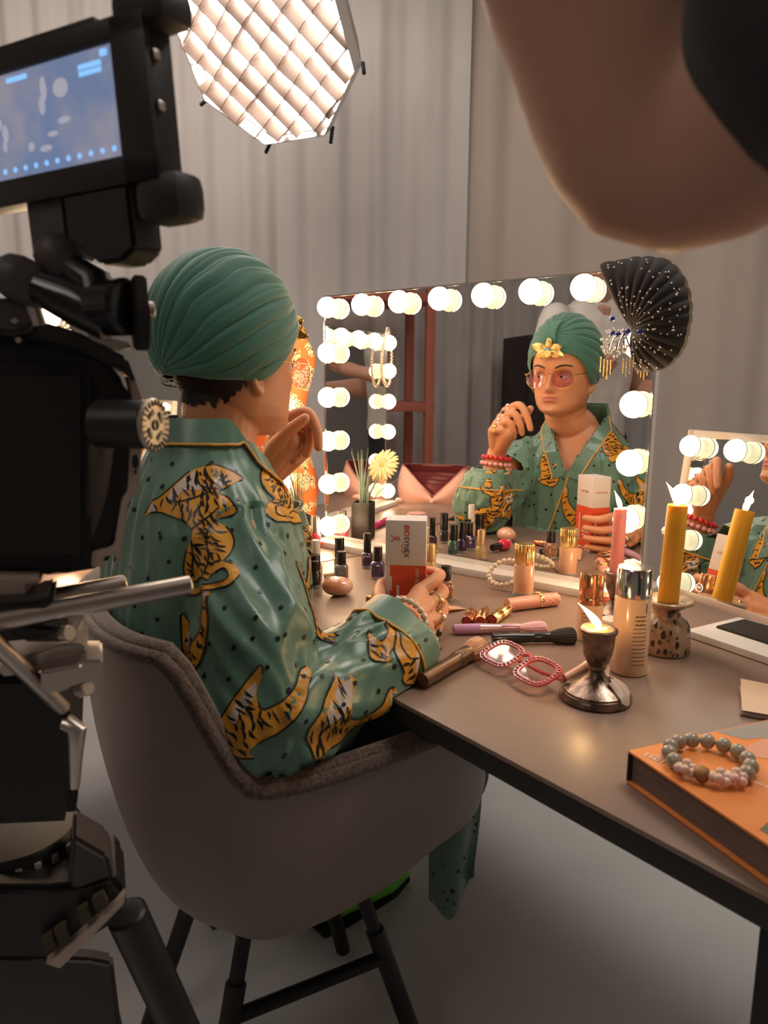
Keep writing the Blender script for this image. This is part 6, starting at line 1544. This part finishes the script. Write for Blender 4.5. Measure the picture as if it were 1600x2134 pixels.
# orange scarf over the near corner of the side mirror
m_scarf = mat('scarf_orange_print', (.70, .16, .035), .55)
nt = m_scarf.node_tree; b_ = nt.nodes['Principled BSDF']; tcn = nt.nodes.new('ShaderNodeTexCoord')
n1 = nt.nodes.new('ShaderNodeTexNoise'); n1.inputs['Scale'].default_value = 26; n1.inputs['Detail'].default_value = 2.5; v1 = nt.nodes.new('ShaderNodeTexVoronoi'); v1.inputs['Scale'].default_value = 210
r1_ = nt.nodes.new('ShaderNodeValToRGB'); r1_.color_ramp.interpolation = 'CONSTANT'; r1_.color_ramp.elements[1].position = .51; r1_.color_ramp.elements[0].color = (0, 0, 0, 1); r1_.color_ramp.elements[1].color = (1, 1, 1, 1)
r2_ = nt.nodes.new('ShaderNodeValToRGB'); r2_.color_ramp.interpolation = 'CONSTANT'; r2_.color_ramp.elements[1].position = .38; r2_.color_ramp.elements[0].color = (.05, .025, .015, 1); r2_.color_ramp.elements[1].color = (.72, .52, .30, 1)
mx = nt.nodes.new('ShaderNodeMixRGB'); mx.inputs['Color1'].default_value = (.70, .15, .03, 1)
for a_, b2_ in ((n1, 'Vector'), (v1, 'Vector')): nt.links.new(tcn.outputs['Object'], a_.inputs[b2_])
nt.links.new(n1.outputs['Fac'], r1_.inputs['Fac']); nt.links.new(v1.outputs['Distance'], r2_.inputs['Fac']); nt.links.new(r1_.outputs['Color'], mx.inputs['Fac']); nt.links.new(r2_.outputs['Color'], mx.inputs['Color2']); nt.links.new(mx.outputs['Color'], b_.inputs['Base Color'])
def scarf(u, v):
    z = .575 - v * .505; wl = .05 + .10 * sstep(0, .25, v) + .02 * math.sin(v * 9); x = .560 + (u - .5) * wl * 1.15 + .012 * math.sin(v * 7 + 1)
    y = -.034 + .022 * math.sin(u * 10 + v * 3) * sstep(0, .2, v) + .02 * math.sin(v * 5) * .5
    return (x, y, z + .012 * math.sin(u * 5) * v)
o = single('scarf', gmat(thick(grid(scarf, 50, 60), .002), ML), m_scarf, 'orange leopard-print scarf hanging on the side mirror behind the raised hand', 'scarf', auto=None)
def scarfb(u, v):
    x, y, z = scarf(u, v * .25); return (x, -.036 + .065 * sstep(-.2, 1.0, v) if False else y + .0, z)
# ---------------------------------------------------------------- black turban with rhinestones and brooch on the mirror corner
m_bt = mat('turban_black_velvet', (.012, .008, .007), .75, sheen=.25, bump=.1, bscale=300); m_rs2 = mat('rhinestone_white', (.9, .87, .82), .08, .6); m_blue = mat('gem_blue', (.01, .03, .35), .08, coat=1.0)
MTB = MM @ Matrix.Translation((.774, -.045, .495))      # brooch point in the mirror frame: x right, -y toward viewer, z up
t = thing('turban_hat', 'black pleated turban dotted with rhinestones hung on the mirror corner', 'hat', M=MTB)
OUT = [(118, .135), (101, .125), (81, .126), (63, .130), (46, .122), (24, .110), (0, .101), (-20, .100), (-44, .094), (-78, .072)]
def tb_pt(u, v, side):
    a = 118 - 196 * u; R = np.interp(a, [p[0] for p in OUT][::-1], [p[1] for p in OUT][::-1]); a = math.radians(a)
    pl = abs(math.sin(u * 3.1416 * 17)) ** .6
    r = .95 * R * v * (1 + .020 * pl * v)
    hgt = (.040 * math.sin(math.pi * min(1, v * .92 + .05)) ** .7 + .0055 * (pl - .5) * math.sin(math.pi * v * .9) + .004) * side * (.6 + .4 * math.sin(math.pi * u))
    return (r * math.cos(a), -hgt - .012 * v, r * math.sin(a))
front = grid(lambda u, v: tb_pt(u, v, 1), 150, 30); backg = grid(lambda u, v: tb_pt(u, v, -.55), 150, 30)
tbo = obj('turban_cloth', gjoin(front, backg), m_bt, t, auto=None)
rs = random.Random(33); rm_ = mesh_of(sphere(.0016, n=8, m=6), 'rhinestone', m_rs2)
for k in range(105):
    u, v = rs.uniform(.03, .97), math.sqrt(rs.uniform(.03, .93)); p = tb_pt(u, v, 1.0); obj('rhinestone', rm_, None, t, M=Matrix.Translation((p[0], p[1] - .0012, p[2])))
m_jew = mat('jewel_silver', (.65, .62, .62), .15, .9)
br = obj('brooch', gjoin(*[gmat(tube(catmull([(0, -.045, 0), (-.016 + .01 * k, -.050, -.012 - .006 * k), (-.022 + .014 * k, -.050, -.035), (-.012 + .010 * k, -.048, -.030)], 6), .0016, 6), Matrix.Identity(4)) for k in range(4)]), m_jew, t, label='silver jewelled brooch with blue stones and bead fringe')
bs = mesh_of(sphere(.0021, n=8, m=6), 'brooch_stone', m_rs2)
for k in range(60):
    a, r = rs.uniform(0, 6.283), math.sqrt(rs.uniform(0, 1)); obj('brooch_stone', bs, None, br, M=Matrix.Translation((-.012 + .026 * r * math.cos(a), -.0515 + rs.uniform(-.002, .002), -.022 + .024 * r * math.sin(a))))
for x, z in ((-.018, .018), (.030, -.006), (-.006, -.008), (.010, -.004), (-.016, -.006)): obj('blue_gem', sphere(.0046, (x, -.054, z), 10, 8), m_blue, br)
fb_ = mesh_of(sphere(.0014, n=6, m=5), 'fringe_bead', m_gold)
for x0, z0, n_ in ((-.036, -.046, 9), (-.030, -.050, 10), (-.024, -.052, 11), (-.018, -.052, 8), (.004, -.050, 8), (.010, -.050, 10), (.016, -.048, 9), (.022, -.046, 6)):
    for q in range(n_): obj('fringe_bead', fb_, None, br, M=Matrix.Translation((x0, -.050, z0 - q * .0030)))
